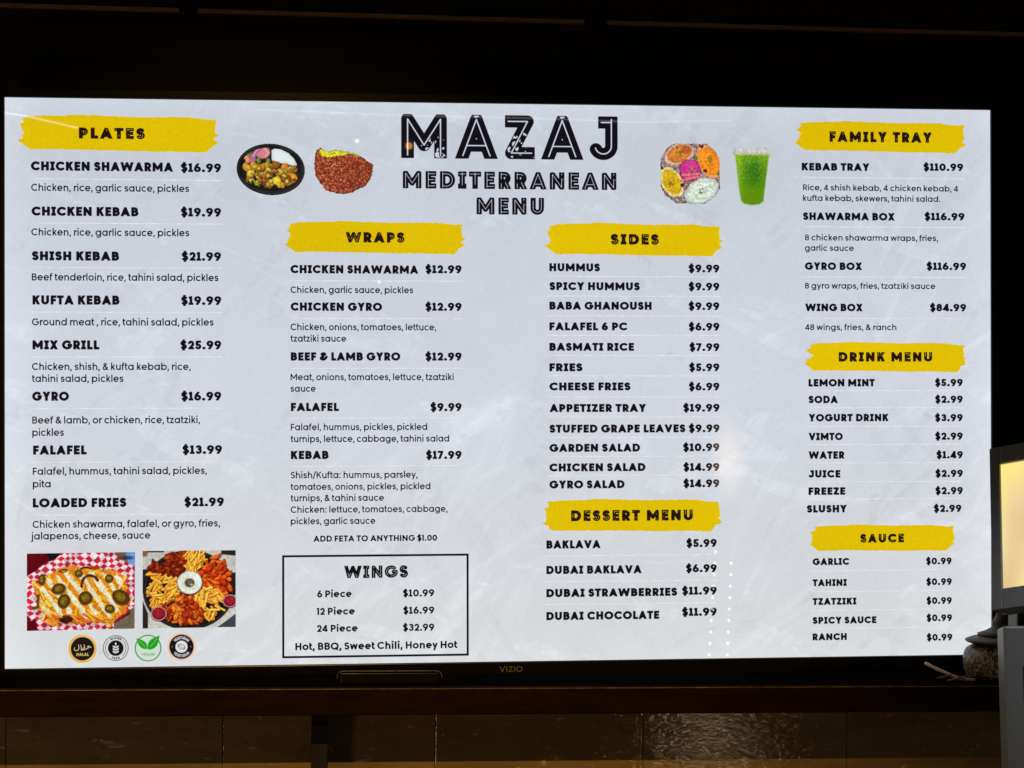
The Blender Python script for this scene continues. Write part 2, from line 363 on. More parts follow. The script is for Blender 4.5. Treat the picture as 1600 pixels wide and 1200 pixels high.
        if H: w = .46; s = [[(w/2, 0), (w/2, 1)], [(w/2, t-.02), (.03, t-.10)], [(0, h), (w, h)]]; l = r = .04
        else: w = .30; s = [[(w-h, 0), (w-h, 1)], [(w-h, t), (0, t)]]; l = .03
    elif ch == '2':
        w = .62; ru = .28; k = w/2-h; a = arc(w/2, t-ru+h*.2, k, ru-h*.2, 165, -38); s = [a+[(h*1.3, h), (w, h)]]; c = (0, 2); l = r = rd
    elif ch == '3':
        w = .62; m = .54; ru, rl = (t-m)/2, (m-h)/2
        s = [arc(w/2, m+ru, w/2-h-.02, ru, 155, -90), arc(w/2, m-rl, w/2-h, rl, 90, -155)]; c = None; l = r = rd
    elif ch == '4': w = .72; x = w-.2-h*.2; s = [[(x, 0), (x, 1)], [(x, 1-h*.4), (h*.9, .25), (w, .25)]]; l = r = .04
    elif ch == '5':
        w = .62; k = .33; s = [[(w*.94, t), (h*1.5, t), (h*1.25, .52)], arc(w/2-.01, k, w/2-h, k-h, 130, -155)]; c = None; l = r = rd
    elif ch in '69':
        w = .68; k = .335; s = [ell(w/2, k, w/2-h, k-h), [(w*.66, 1.0), (w*.30, .62)]+arc(w/2, k, w/2-h, k-h, 140, 185)]
        if ch == '9': s = [('c', [(w-x, 1-y) for x, y in q[1]]) if isinstance(q, tuple) else [(w-x, 1-y) for x, y in q] for q in s]
        c = (0, 1); l = r = rd
    elif ch == '7': w = .62; s = [[(0, t), (w-h*1.1, t), ext((w*.28, 0), (w-h*1.1, t), .2)]]; l = r = .04
    elif ch == '8': w = .66; m = .53; s = [ell(w/2, (t+m)/2, w/2-h-.03, (t-m)/2), ell(w/2, (m+h)/2, w/2-h, (m-h)/2)]; c = None; l = r = rd
    elif ch == '$': w = .64; s = [ess(w, h, 1.0, 0.0), [(w/2, -.13), (w/2, 1.13)]]; c = None; l = r = rd; 
    elif ch == '&':
        w = .78
        if H: w = .84; s = [ell(.40, .765, .17, .235-h*.95), arc(.38, .285, .38-h, .285-h*.95, 84, 338)+[(.80, .54)]]
        else: s = [[(w-.02, 0), (.26, .62)]+arc(.36, .77, .36-.2-.01, .23-h, 210, -30)+[(.2, .46)]+arc(.31, .26, .31-h, .26-h, 140, 340)+[(w-.06, .46)]]
        c = (0, 1.1); l = r = rd
    # small letters
    elif ch in 'abdgpqoce':
        rx = .385-h; cy = XH/2; w = .77; e_ = ell(.385, cy, rx, cy-h); l = r = rd; c = None
        if ch == 'o': s = [e_]
        elif ch == 'c': s = [arc(.385, cy, rx, cy-h, 46, 314)]; w = .70; r = .03
        elif ch == 'e': s = [arc(.385, cy, rx, cy-h, -4, 318 if h < .1 else 302), [(h, cy+.0), (.77-h, cy+.0)]]
        else:
            if ch in 'bp': x = h; l = st; e_ = ell(.405, cy, rx, cy-h); w = .79
            else: x = .79-h; w = .79; r = st
            y0, y1 = {'a': (0, XH), 'b': (0, ASC), 'd': (0, ASC), 'p': (DSC, XH), 'q': (DSC, XH), 'g': (0, XH)}[ch]
            if ch == 'g':
                k = .37-h; s = [e_, [(x, XH), (x, .02)]+arc(x-k, .02, k, .29-h, 0, -150)[1:]]
            else: s = [e_, [(x, y0), (x, y1)]]
    elif ch in 'hnmur':
        c = None; w = .66; k = w/2-h; top = XH-h
        if ch in 'hn': s = [[(h, 0), (h, ASC if ch == 'h' else XH)], arc(w/2, top-k, k, k, 180, 0)+[(w-h, 0)]]
        elif ch == 'm': w = 1.08; k = (w/2-h)/2; s = [[(h, 0), (h, XH)], arc(h+k, top-k, k, k, 180, 0)+[(w/2, 0)], arc(w/2+k, top-k, k, k, 180, 0)+[(w-h, 0)]]
        elif ch == 'u': s = [[(w-h, 0), (w-h, XH)], [(h, XH), (h, h+k)]+arc(w/2, h+k, k, k, 180, 360)[1:]]
        else: w = .40; s = [[(h, 0), (h, XH)], arc(h+.30, top-.30, .30, .30, 180, 82)]; r = .0
    elif ch == 'f': w = .40; x = .16; k = .20; s = [[(x, 0), (x, ASC-k-h)]+arc(x+k, ASC-k-h, k, k, 180, 82)[1:], [(0, XH-h), (w-.02, XH-h)]]; c = None; l = r = .02
    elif ch == 't': w = .40; x = .15; k = .18; s = [[(x, .98), (x, k+h)]+arc(x+k, k+h, k, k, 180, 278)[1:], [(0, XH-h), (w-.01, XH-h)]]; c = (0, 2); l = r = .02
    elif ch in 'ilj':
        w = 2*h; c = None
        if ch == 'l': s = [[(h, 0), (h, ASC)]]
        elif ch == 'i': s = [[(h, 0), (h, XH)], ('d', (h, .99), h*1.22)]
        else: s = [[(h, XH), (h, -.10)]+arc(h-.14, -.10, .14, .15, 0, -100)[1:], ('d', (h, .99), h*1.22)]; l = .06
    elif ch == 'k': w = .60; a, b = (h, .24), (w-h*1.3, XH); m = (a[0]+(b[0]-a[0])*.38, a[1]+(b[1]-a[1])*.38); s = [[(h, 0), (h, ASC)], [a, b], [m, (w-h*1.1, 0)]]; r = dg; c = (0, 2)
    elif ch == 's': w = .55; s = [ess(w, h, XH, 0, 22)]; c = None; l = r = .05
    elif ch in 'vy':
        w = .70; b = (w/2, h*.6 if ch == 'v' else .06)
        s = [[(h, XH), b, (w-h, XH)]] if ch == 'v' else [[(h, XH), (w/2+.01, .05)], [(w-h, XH), (w*.30, DSC)]]; l = r = dg; c = (DSC, XH)
    elif ch == 'w': w = 1.02; s = [[(h, XH+.05), (w*.28, h*.7), (w/2, XH-h*.5), (w*.72, h*.7), (w-h, XH+.05)]]; l = r = dg; c = (0, XH)
    elif ch == 'x': w = .64; s = [[(h, 0), (w-h, XH)], [(h, XH), (w-h, 0)]]; l = r = dg; c = (0, XH)
    elif ch == 'z': w = .56; s = [[(.0, XH-h), (w-h*1.2, XH-h), (h*1.2, h), (w, h)]]; l = r = .04; c = (0, XH)
    elif ch == '.': w = 2.5*h; s = [('d', (w/2, h*1.2), h*1.25)]; c = None; l = r = .05
    elif ch == ',': w = 2.4*h; s = [[(w/2+h*.3, h*2.2), (w/2-h*.5, -.17)]]; c = None; l = r = .05
    elif ch == ':': w = 2.5*h; s = [('d', (w/2, h*1.2), h*1.25), ('d', (w/2, XH-h*1.2), h*1.25)]; c = None; l = r = .06
    elif ch == '/': w = .42; s = [[(.03, -.12), (w-.03, 1.08)]]; c = None; l = r = .03
    else: raise ValueError(ch)
    return s, w, c, (l, r)
def sdf(strokes, h, X, Y, clip):
    D = np.full(X.shape, 9.0); Cn = np.full(X.shape, 9.0)
    for s in strokes:
        if isinstance(s, tuple) and s[0] == 'd':
            D = np.minimum(D, np.hypot(X-s[1][0], Y-s[1][1])-s[2]); continue
        closed = isinstance(s, tuple); P = np.array(s[1] if closed else s, float)
        if closed: P = np.concatenate([P, P[:1]])
        n = len(P)-1
        for i in range(n):
            a, b = P[i], P[i+1]; d = b-a; Ln = math.hypot(*d)
            if Ln < 1e-6: continue
            d = d/Ln; tt = (X-a[0])*d[0]+(Y-a[1])*d[1]; pp = np.abs((X-a[0])*d[1]-(Y-a[1])*d[0])
            o = np.maximum(-tt, tt-Ln); 
            dist = np.where(o <= 0, pp, np.hypot(pp, o))
            Cn = np.minimum(Cn, dist); v = dist-h
            f0 = (not closed) and i == 0; f1 = (not closed) and i == n-1
            if f0 or f1:
                butt = np.where(pp < h, np.maximum(o, pp-h), np.hypot(np.maximum(pp-h, 0), np.maximum(o, 0)))
                use = ((tt < Ln*.5) & f0) | ((tt >= Ln*.5) & f1)
                v = np.where(use, butt, v)
            D = np.minimum(D, v)
    if clip is not None: D = np.maximum(D, np.maximum(clip[0]-Y, Y-clip[1]))
    return D, Cn
def vnoise(X, Y, sc, seed):
    g = np.random.RandomState(seed).rand(64, 64); x = X*sc+seed*3.7; y = Y*sc+seed*1.9
    xi = np.floor(x).astype(int); yi = np.floor(y).astype(int); fx = x-xi; fy = y-yi; fx = fx*fx*(3-2*fx); fy = fy*fy*(3-2*fy)
    q = lambda i, j: g[i % 64, j % 64]
    return (q(xi, yi)*(1-fx)+q(xi+1, yi)*fx)*(1-fy)+(q(xi, yi+1)*(1-fx)+q(xi+1, yi+1)*fx)*fy
GC = {}
def glyph_mesh(ch, h, H, cell, wear):
    key = (ch, h, H, cell, wear)
    if key in GC: return GC[key]
    s, w, c, sb = glyph(ch, h, H)
    if not s: GC[key] = (None, None, w, sb); return GC[key]
    x0, x1, y0, y1 = -.14, w+.14, -.34, 1.2
    nx, ny = int((x1-x0)/cell)+1, int((y1-y0)/cell)+1
    X, Y = np.meshgrid(x0+np.arange(nx)*cell, y0+np.arange(ny)*cell)
    D, Cn = sdf(s, h, X, Y, c)
    if wear:
        wi, amt, wn, seed = wear; seed = seed+ord(ch)
        inline = np.maximum(Cn-wi, D+h*.42)
        gate = (vnoise(X, Y, 2.3, seed)-.5+amt)*.35
        D = np.maximum(D, -np.maximum(inline, -gate))
        n1 = vnoise(X, Y, 16, seed+5)*.6+vnoise(X, Y, 31, seed+9)*.4; g2 = vnoise(X, Y, 1.7, seed+3)
        worn = np.maximum((wn-n1-g2*.55)*-.12+0*n1, D+h*.12) if False else np.maximum((1-wn-(n1-.5)-(g2-.5)*.6-.5)*.12, D+h*.14)
        D = np.maximum(D, -worn)
    ins = D < 0; V = []; T = []
    cnt = ins[:-1, :-1].astype(int)+ins[:-1, 1:]+ins[1:, :-1]+ins[1:, 1:]
    for j in range(ny-1):
        i = 0; row = cnt[j]
        while i < nx-1:
            if row[i] == 4:
                k = i
                while k < nx-1 and row[k] == 4: k += 1
                b = len(V); xa, xb, ya, yb = x0+i*cell, x0+k*cell, y0+j*cell, y0+(j+1)*cell
                V += [(xa, ya), (xb, ya), (xb, yb), (xa, yb)]; T += [(b, b+1, b+2), (b, b+2, b+3)]; i = k; continue
            if row[i]:
                q = [(i, j), (i+1, j), (i+1, j+1), (i, j+1)]; pl = []
                for a in range(4):
                    (ai, aj), (bi, bj) = q[a], q[(a+1) % 4]; da, db = D[aj, ai], D[bj, bi]
                    if da < 0: pl.append((x0+ai*cell, y0+aj*cell))
                    if (da < 0) != (db < 0):
                        f = da/(da-db); pl.append((x0+(ai+(bi-ai)*f)*cell, y0+(aj+(bj-aj)*f)*cell))
                b = len(V); V += pl; T += [(b, b+a, b+a+1) for a in range(1, len(pl)-1)]
            i += 1
    GC[key] = (np.array(V), np.array(T, int), w, sb); return GC[key]
STY = {  # half stroke, display alphabet, cell, wear (inline half width, amount, seed), tracking, material
    'name':  (.142, True, .036, None, -.015, 'ink'),
    'price': (.130, True, .036, None, -.01, 'ink'),
    'head':  (.146, True, .026, (.013, -.18, .03, 3), .07, 'ink_yellow'),
    'wings': (.140, True, .022, (.011, .10, .03, 8), .04, 'ink'),
    'sub':   (.150, True, .020, (.0115, .30, .06, 9), .06, 'ink'),
    'title': (.140, True, .0105, (.0135, .6, .18, 14), .075, 'ink'),
    'body':  (.086, False, .036, None, .0, 'ink_soft'),
    'bold':  (.112, False, .030, None, -.01, 'ink'),
    'lprice': (.112, True, .036, None, .0, 'ink'),
}
def layout(txt, sty):
    h, H, cell, wear, track, mat = STY[sty]; x = 0; out = []; first = True
    for ch in txt:
        V, T, w, (l, r) = glyph_mesh(ch, h, H, cell, wear)
        if not first: x += l*(.8 if H else 1)
        out.append((ch, x, V, T)); x += w; last = x; x += r*(.8 if H else 1)+track; first = False
    return out, last
LAY = .0004
def text(name, txt, xl, xr, yb, cap, sty, depth=2, kx=None):
    out, wd = layout(txt, sty); x0, z0 = scr(xl, yb); x1, _ = scr(xr, yb); _, zc_ = scr(xl, yb-cap)
    sx = (x1-x0)/wd; sz = zc_-z0; Vs, Ts, n = [], [], 0
    for ch, x, V, T in out:
        if V is None: continue
        Vs.append(np.stack([x0+(x+V[:, 0])*sx, np.full(len(V), -LAY*depth), z0+V[:, 1]*sz], 1)); Ts.append(T+n); n += len(V)
    return link(name, np_mesh(name, np.concatenate(Vs), np.concatenate(Ts), 3), M[STY[sty][5]], screen)

# ------------------------------------------------------------------ menu content (photo measurements)
def brush(x0, x1, y0, y1, seed):
    P = [(.024,.10),(.042,.19),(.004,.29),(.036,.38),(.060,.47),(.052,.52),(.016,.55),(.038,.61),(-.008,.685),(.030,.79),(.058,.925),
         (.20,.915),(.33,.925),(.47,.935),(.62,.955),(.78,.95),(.90,.965),(.942,.965),(.955,.89),(.963,.80),(.985,.76),(1.0,.70),(.970,.60),(1.002,.50),(.966,.45),(.982,.40),(.978,.28),(.982,.19),(.990,.09),
         (.91,.085),(.84,.035),(.70,.04),(.60,.05),(.47,.03),(.30,.0),(.22,.03),(.12,.035),(.06,.06)]
    rg = random.Random(seed); pts = []
    for i in range(len(P)):
        a, b = P[i], P[(i+1) % len(P)]; L = math.hypot((b[0]-a[0])*5, b[1]-a[1]); n = max(1, int(L/.055))
        for k in range(n):
            f = k/n; end = min(a[0], 1-a[0]) < .07
            j = .020 if not end else .030
            pts.append((a[0]+(b[0]-a[0])*f+(rg.uniform(-1, 1)*.0065 if end else 0), a[1]+(b[1]-a[1])*f+rg.uniform(-1, 1)*j*.6))
    xa, za = scr(x0, y0); xb, zb_ = scr(x1, y0); _, zl = scr(x0, y1); H_ = za-zl
    bm = bmesh.new(); vs = [bm.verts.new((xa+(xb-xa)*u, -LAY, za-H_*v)) for u, v in pts]; f = bm.faces.new(vs)
    bmesh.ops.triangulate(bm, faces=[f]); me = bpy.data.meshes.new('heading_banner'); bm.to_mesh(me); bm.free()
    return link('heading_banner', me, M['yellow'], screen)
for i, b in enumerate([(29, 341, 178, 237.5), (445.8, 727, 344.5, 397.5), (852, 1129, 347.4, 401), (848, 1126.4, 780, 834), (1242, 1508.4, 188.2, 238.5), (1257.6, 1509.6, 534, 583), (1265.3, 1492, 820, 864)]): brush(*b, i+1)
for t_, a, b, y, c in [('PLATES',123.3,226.5,216.5,17.3),('WRAPS',540,632,378.8,16.3),('SIDES',954,1029.3,382.1,16.6),('DESSERT MENU',892.3,1082.4,814.4,17),
                       ('FAMILY TRAY',1296,1456,221.6,16.4),('DRINK MENU',1310.3,1456.3,565,14.9),('SAUCE',1343.9,1412.3,848,13.8)]:
    text('heading_text', t_, a, b, y, c, 'head')
text('title_text', 'MAZAJ', 626.8, 965, 247, 69, 'title'); text('title_text', 'MEDITERRANEAN', 629.3, 963, 294.2, 27.3, 'sub'); text('title_text', 'MENU', 744.5, 850, 335, 26.6, 'sub')
def names(rows, cap):
    for t_, a, b, y in rows: text('item_name', t_, a, b, y, cap, 'name')
def prices(rows, cap, sty='price'):
    for t_, a, b, y in rows: text('item_price', t_, a, b, y, cap, sty)
def desc(rows, cap, sty='body'):
    for t_, a, b, y in rows: text('item_description', t_, a, b, y, cap, sty)
def divider(xa, xb, y, seed=0):
    x0, z0 = scr(xa, y); x1, _ = scr(xb, y); n = 70; rg = np.random.RandomState(seed); t = np.linspace(0, 1, n)
    c = z0+np.cumsum(rg.randn(n))*.00002; hw = (.00030+.00030*rg.rand(n))
    V = np.concatenate([np.stack([x0+(x1-x0)*t, np.full(n, -LAY), c-hw], 1), np.stack([x0+(x1-x0)*t, np.full(n, -LAY), c+hw], 1)])
    Fc = [(i, i+1, n+i+1, n+i) for i in range(n-1)]; col = s2l(np.clip(216+rg.rand(n, 1)*26+np.array([[0, 1, 5]]), 0, 250))
    link('divider_line', np_mesh('divider_line', V, Fc, 4, np.concatenate([col, col])), M['print'], screen)
names([('CHICKEN SHAWARMA',48.3,270.8,266.3),('CHICKEN KEBAB',49.3,216.5,337),('SHISH KEBAB',49.8,186.3,406.8),('KUFTA KEBAB',50.8,186.8,475.8),('MIX GRILL',50.8,155.3,546),('GYRO',50.3,107.8,626.3),('FALAFEL',51.8,135.5,710.5),('LOADED FRIES',51.3,197.5,793)], 14.4)
prices([('$16.99',282.5,345.5,268.8),('$19.99',282.5,345.5,338.3),('$21.99',283.8,345.5,407.5),('$19.99',283,345.8,476.5),('$25.99',281.8,345.8,546),('$16.99',283,345.8,626),('$13.99',285,347,709.5),('$21.99',288,350,791.3)], 13.9)
for i, y in enumerate((279.4, 348.2, 417.6, 487.5, 557.5, 638.5, 722.6, 805.2)): divider(49, 346.5, y, i)
desc([('Chicken, rice, garlic sauce, pickles',48.8,295.5,298.3),('Chicken, rice, garlic sauce, pickles',49,295.8,368),('Beef tenderloin, rice, tahini salad, pickles',49.8,341.3,438.3),('Ground meat , rice, tahini salad, pickles',50,333.8,508.5),
      ('Chicken, shish, & kufta kebab, rice,',50,298,578.3),('tahini salad, pickles',50,193,597),('Beef & lamb, or chicken, rice, tzatziki,',50.5,312.5,662),('pickles',50.5,100,681.3),
      ('Falafel, hummus, tahini salad, pickles,',51.3,323.3,742),('pita',51.3,79.3,761.8),('Chicken shawarma, falafel, or gyro, fries,',51,343.8,825),('jalapenos, cheese, sauce',50,235,843.2)], 11.2)
names([('CHICKEN SHAWARMA',453.8,653.8,427),('CHICKEN GYRO',454,597,485.6),('BEEF & LAMB GYRO',454.3,625.5,563.5),('FALAFEL',454.5,529.5,642.5),('KEBAB',454.5,513.5,717.5)], 13.1)
prices([('$12.99',664.5,721.3,427),('$12.99',664.5,721.3,485.7),('$12.99',664.5,721.3,563.5),('$9.99',672.5,721.3,642.5),('$17.99',665.5,721.3,717.3)], 12.9)
for i, y in enumerate((438.3, 497.5, 575.5, 653.6, 728.8)): divider(453.8, 722.5, y, 20+i)
desc([('Chicken, garlic sauce, pickles',454,645.5,457.8),('Chicken, onions, tomatoes, lettuce,',454,681.5,516),('tzatziki sauce',454,541,534),('Meat, onions, tomatoes, lettuce, tzatziki',454,708.8,594.3),('sauce',454,493.3,612.3),
      ('Falafel, hummus, pickles, pickled',454.3,667.5,672.5),('turnips, lettuce, cabbage, tahini salad',454.3,701.8,691),('Shish/Kufta: hummus, parsley,',454.3,652.5,747.5),('tomatoes, onions, pickles, pickled',454.3,672.5,765.8),
      ('turnips, & tahini sauce',454.3,600,783.5),('Chicken: lettuce, tomatoes, cabbage,',454.3,699.3,801.5),('pickles, garlic sauce',454.3,586.5,819.5)], 10.3)
desc([('ADD FETA TO ANYTHING $1.00',489.5,683,846.5)], 9.5, 'bold')
text('heading_text', 'WINGS', 537.5, 637.5, 903.4, 19.4, 'wings')
desc([('6 Piece',495.5,549.5,933.5),('12 Piece',495,554.5,960.8),('24 Piece',495,559,987.5)], 11, 'bold'); desc([('Hot, BBQ, Sweet Chili, Honey Hot',461.5,714.3,1016)], 11.5, 'bold')
prices([('$10.99',629.5,678.5,932.3),('$16.99',630,678.5,959.3),('$32.99',629.5,678.5,986)], 11.3, 'lprice')
def frame(xa, xb, ya, yb, lw):
    x0, z0 = scr(xa, ya); x1, _ = scr(xb, ya); _, z1 = scr(xa, yb); k = lw*.00092; V = []
    for d in (0, k): V += [(x0+d, -LAY, z1+d), (x1-d, -LAY, z1+d), (x1-d, -LAY, z0-d), (x0+d, -LAY, z0-d)]
    link('wings_frame', np_mesh('wings_frame', V, [(i, (i+1) % 4, 4+(i+1) % 4, 4+i) for i in range(4)], 4), M['ink'], screen)
frame(440.8, 732.2, 867.6, 1028.6, 3.3)
names([('HUMMUS',858.3,937.3,423.9),('SPICY HUMMUS',858.3,999.6,453.3),('BABA GHANOUSH',858.3,1018,483.8),('FALAFEL 6 PC',858.3,980.4,516.2),('BASMATI RICE',858.3,990.6,548.2),('FRIES',858.3,910.1,580.2),('CHEESE FRIES',858.3,985,610.2),
       ('APPETIZER TRAY',858.3,1009.8,643.9),('STUFFED GRAPE LEAVES',858.3,1070.8,676.2),('GARDEN SALAD',858.3,1000,706.2),('CHICKEN SALAD',858.3,1008.5,736.8),('GYRO SALAD',858.3,975.8,763.4)], 12.6)
prices([('$9.99',1075.6,1123.9,425.6),('$9.99',1075.6,1123.9,453.9),('$9.99',1075.6,1123.9,484.5),('$6.99',1075.8,1124,516.6),('$7.99',1077,1124,548.5),('$5.99',1076.5,1124,580.1),('$6.99',1076,1124,610.2),('$19.99',1067.2,1124.2,643.3),
        ('$9.99',1076,1124.2,675.4),('$10.99',1067,1124,705.1),('$14.99',1067.5,1124,736),('$14.99',1067.5,1124,761.5)], 12.4)
for i, y in enumerate((431.6, 462.2, 493.2, 523.8, 555.4, 587.2, 620.1, 651.8, 683.8, 713.7, 743.4)): divider(856, 1126, y, 40+i)
names([('BAKLAVA',853.6,938.6,857.3),('DUBAI BAKLAVA',853.6,1002.8,897.1),('DUBAI STRAWBERRIES',853.6,1058,933.2),('DUBAI CHOCOLATE',853.6,1030,969.1)], 12.9)
prices([('$5.99',1072.2,1119.8,855),('$6.99',1071.5,1119.8,894.3),('$11.99',1065.4,1119.8,929.4),('$11.99',1065.4,1119.8,962.5)], 12.7)
for i, y in enumerate((868.8, 909, 944.6)): divider(851, 1121, y, 60+i)
names([('KEBAB TRAY',1252.5,1358.6,266.3),('SHAWARMA BOX',1254.4,1398,343.8),('GYRO BOX',1257.4,1347,421.7),('WING BOX',1257.8,1348,486.3)], 12.0)
prices([('$110.99',1442.5,1504.8,266.9),('$116.99',1444.2,1506.9,344.2),('$116.99',1447.4,1509.4,421.9),('$84.99',1452.7,1509.4,486.5)], 11.9)
for i, y in enumerate((276.9, 354, 432.4, 497.3)): divider(1254, 1508, y, 70+i)
desc([('Rice, 4 shish kebab, 4 chicken kebab, 4',1254.4,1497,297.5),('kufta kebab, skewers, tahini salad.',1254.4,1469,314),('8 chicken shawarma wraps, fries,',1257.4,1465.4,375.7),('garlic sauce',1257.4,1333.9,392),
      ('8 gyro wraps, fries, tzatziki sauce',1257.4,1461.2,451),('48 wings, fries, & ranch',1257.6,1400.4,515.8)], 9.3)
names([('LEMON MINT',1263.1,1366.6,604),('SODA',1263.1,1309.3,630.1),('YOGURT DRINK',1263.1,1388.5,658.6),('VIMTO',1263.1,1316.7,688),('WATER',1263.1,1319.5,717),('JUICE',1263.1,1312.9,746.4),('FREEZE',1263.1,1320.5,773.4),('SLUSHY',1260.4,1323.3,801)], 11.8)
prices([('$5.99',1460.6,1504.1,603.6),('$2.99',1460.8,1504.1,629.7),('$3.99',1460.6,1504.1,658.4),('$2.99',1460.8,1504.1,687.3),('$1.49',1462.9,1504.3,716.4),('$2.99',1461.2,1504.3,745.5),('$2.99',1461.2,1504.3,772.5),('$2.99',1458.6,1502,800.2)], 11.6)
for i, y in enumerate((610.4, 637.1, 666.7, 694.8, 723.4, 753.2, 780.2)): divider(1262, 1504, y, 80+i)
names([('GARLIC',1269.5,1326.9,883.1),('TAHINI',1269.5,1322.9,916),('TZATZIKI',1269.5,1337.9,945.3),('SPICY SAUCE',1269.5,1369.2,974.9),('RANCH',1269.5,1322.9,1000.6)], 10.9)
prices([('$0.99',1446.7,1486.7,882),('$0.99',1447,1487,914.3),('$0.99',1447.4,1487,943.9),('$0.99',1447.4,1487.4,970.8),('$0.99',1447.8,1487.8,1001.2)], 10.8)
for i, y in enumerate((892.2, 924.8, 954.1, 982.5)): divider(1267, 1488, y, 90+i)

# ------------------------------------------------------------------ pictures shown on the menu, drawn dot by dot
class Canvas:
    def __init__(s, w, h, res, base=(0, 0, 0)):
        s.w, s.h, s.res = w, h, res; nx, ny = int(w*res)+1, int(h*res)+1
        s.X, s.Y = np.meshgrid(np.linspace(0, w, nx), np.linspace(0, h, ny)); s.C = np.zeros((ny, nx, 3))+np.array(base, float); s.A = np.ones((ny, nx)); s.px = w/(nx-1)
    def put(s, d, col, soft=None, op=1.0):           # d < 0 inside
        k = soft or s.px; m = np.clip(.5-d/k, 0, 1)*op; s.C += (np.array(col, float)-s.C)*m[..., None]
    def de(s, cx, cy, rx, ry, ang=0):
        c, n = math.cos(R(ang)), math.sin(R(ang)); x, y = s.X-cx, s.Y-cy; u, v = (x*c+y*n)/rx, (-x*n+y*c)/ry
        return (np.hypot(u, v)-1)*min(rx, ry)
    def dl(s, pts, hw):
        D = np.full(s.X.shape, 1e3)
        for (ax, ay), (bx, by) in zip(pts, pts[1:]):
            L2 = (bx-ax)**2+(by-ay)**2+1e-9; t = np.clip(((s.X-ax)*(bx-ax)+(s.Y-ay)*(by-ay))/L2, 0, 1)
            D = np.minimum(D, np.hypot(s.X-ax-t*(bx-ax), s.Y-ay-t*(by-ay)))
        return D-hw
    def dp(s, P):
        inside = np.zeros(s.X.shape, bool); n = len(P)
        for i in range(n):
            (x1, y1), (x2, y2) = P[i], P[(i+1) % n]
            if y1 == y2: continue
            inside ^= ((y1 > s.Y) != (y2 > s.Y)) & (s.X < (x2-x1)*(s.Y-y1)/(y2-y1)+x1)
        d = s.dl(list(P)+[P[0]], 0); return np.where(inside, -d, d)
    def n(s, sc, seed): return vnoise(s.X, s.Y, sc, seed)
    def fry(s, x, y, ang, L, w, col, rg):
        dx, dy = math.cos(R(ang))*L/2, math.sin(R(ang))*L/2; p = [(x-dx, y-dy), (x+dx, y+dy)]
        s.put(s.dl([(a+.5, b+.8) for a, b in p], w*1.05), (110, 45, 10), 1.2, .75); s.put(s.dl(p, w), col, .8)
        s.put(s.dl([(a-.3, b-.5) for a, b in p], w*.35), [min(255, c*1.12+18) for c in col], .9, .8)
    def chunk(s, x, y, rx, ry, ang, col, hi=1.3):
        s.put(s.de(x+.5, y+.9, rx*1.1, ry*1.12, ang), [c*.32 for c in col], 1.4, .8); s.put(s.de(x, y, rx, ry, ang), col, 1.0)
        s.put(s.de(x-rx*.2, y-ry*.3, rx*.55, ry*.4, ang), [min(255, c*hi+15) for c in col], 1.4, .75)
def place(name, cv, corners, label):                 # corners: tl, tr, br, bl in photo px; one quad per picture dot
    ny, nx = cv.A.shape; q = [scr(*c) for c in corners]; u = np.linspace(0, 1, nx)[None, :]; v = np.linspace(0, 1, ny)[:, None]
    f = lambda k: (q[0][k]*(1-u)+q[1][k]*u)*(1-v)+(q[3][k]*(1-u)+q[2][k]*u)*v
    V = np.stack([f(0), np.full((ny, nx), -LAY*1.5), f(1)], -1).reshape(-1, 3); idx = np.arange(nx*ny).reshape(ny, nx)
    Q = np.stack([idx[1:, :-1], idx[1:, 1:], idx[:-1, 1:], idx[:-1, :-1]], -1).reshape(-1, 4)
    keep = ((cv.A[:-1, :-1]+cv.A[1:, 1:]+cv.A[:-1, 1:]+cv.A[1:, :-1])/4 > .5).ravel()
    o = link(name, np_mesh(name, V, Q[keep], 4, s2l(np.clip(cv.C, 0, 255)).reshape(-1, 3)), M['print'], screen); o['label'] = label; return o

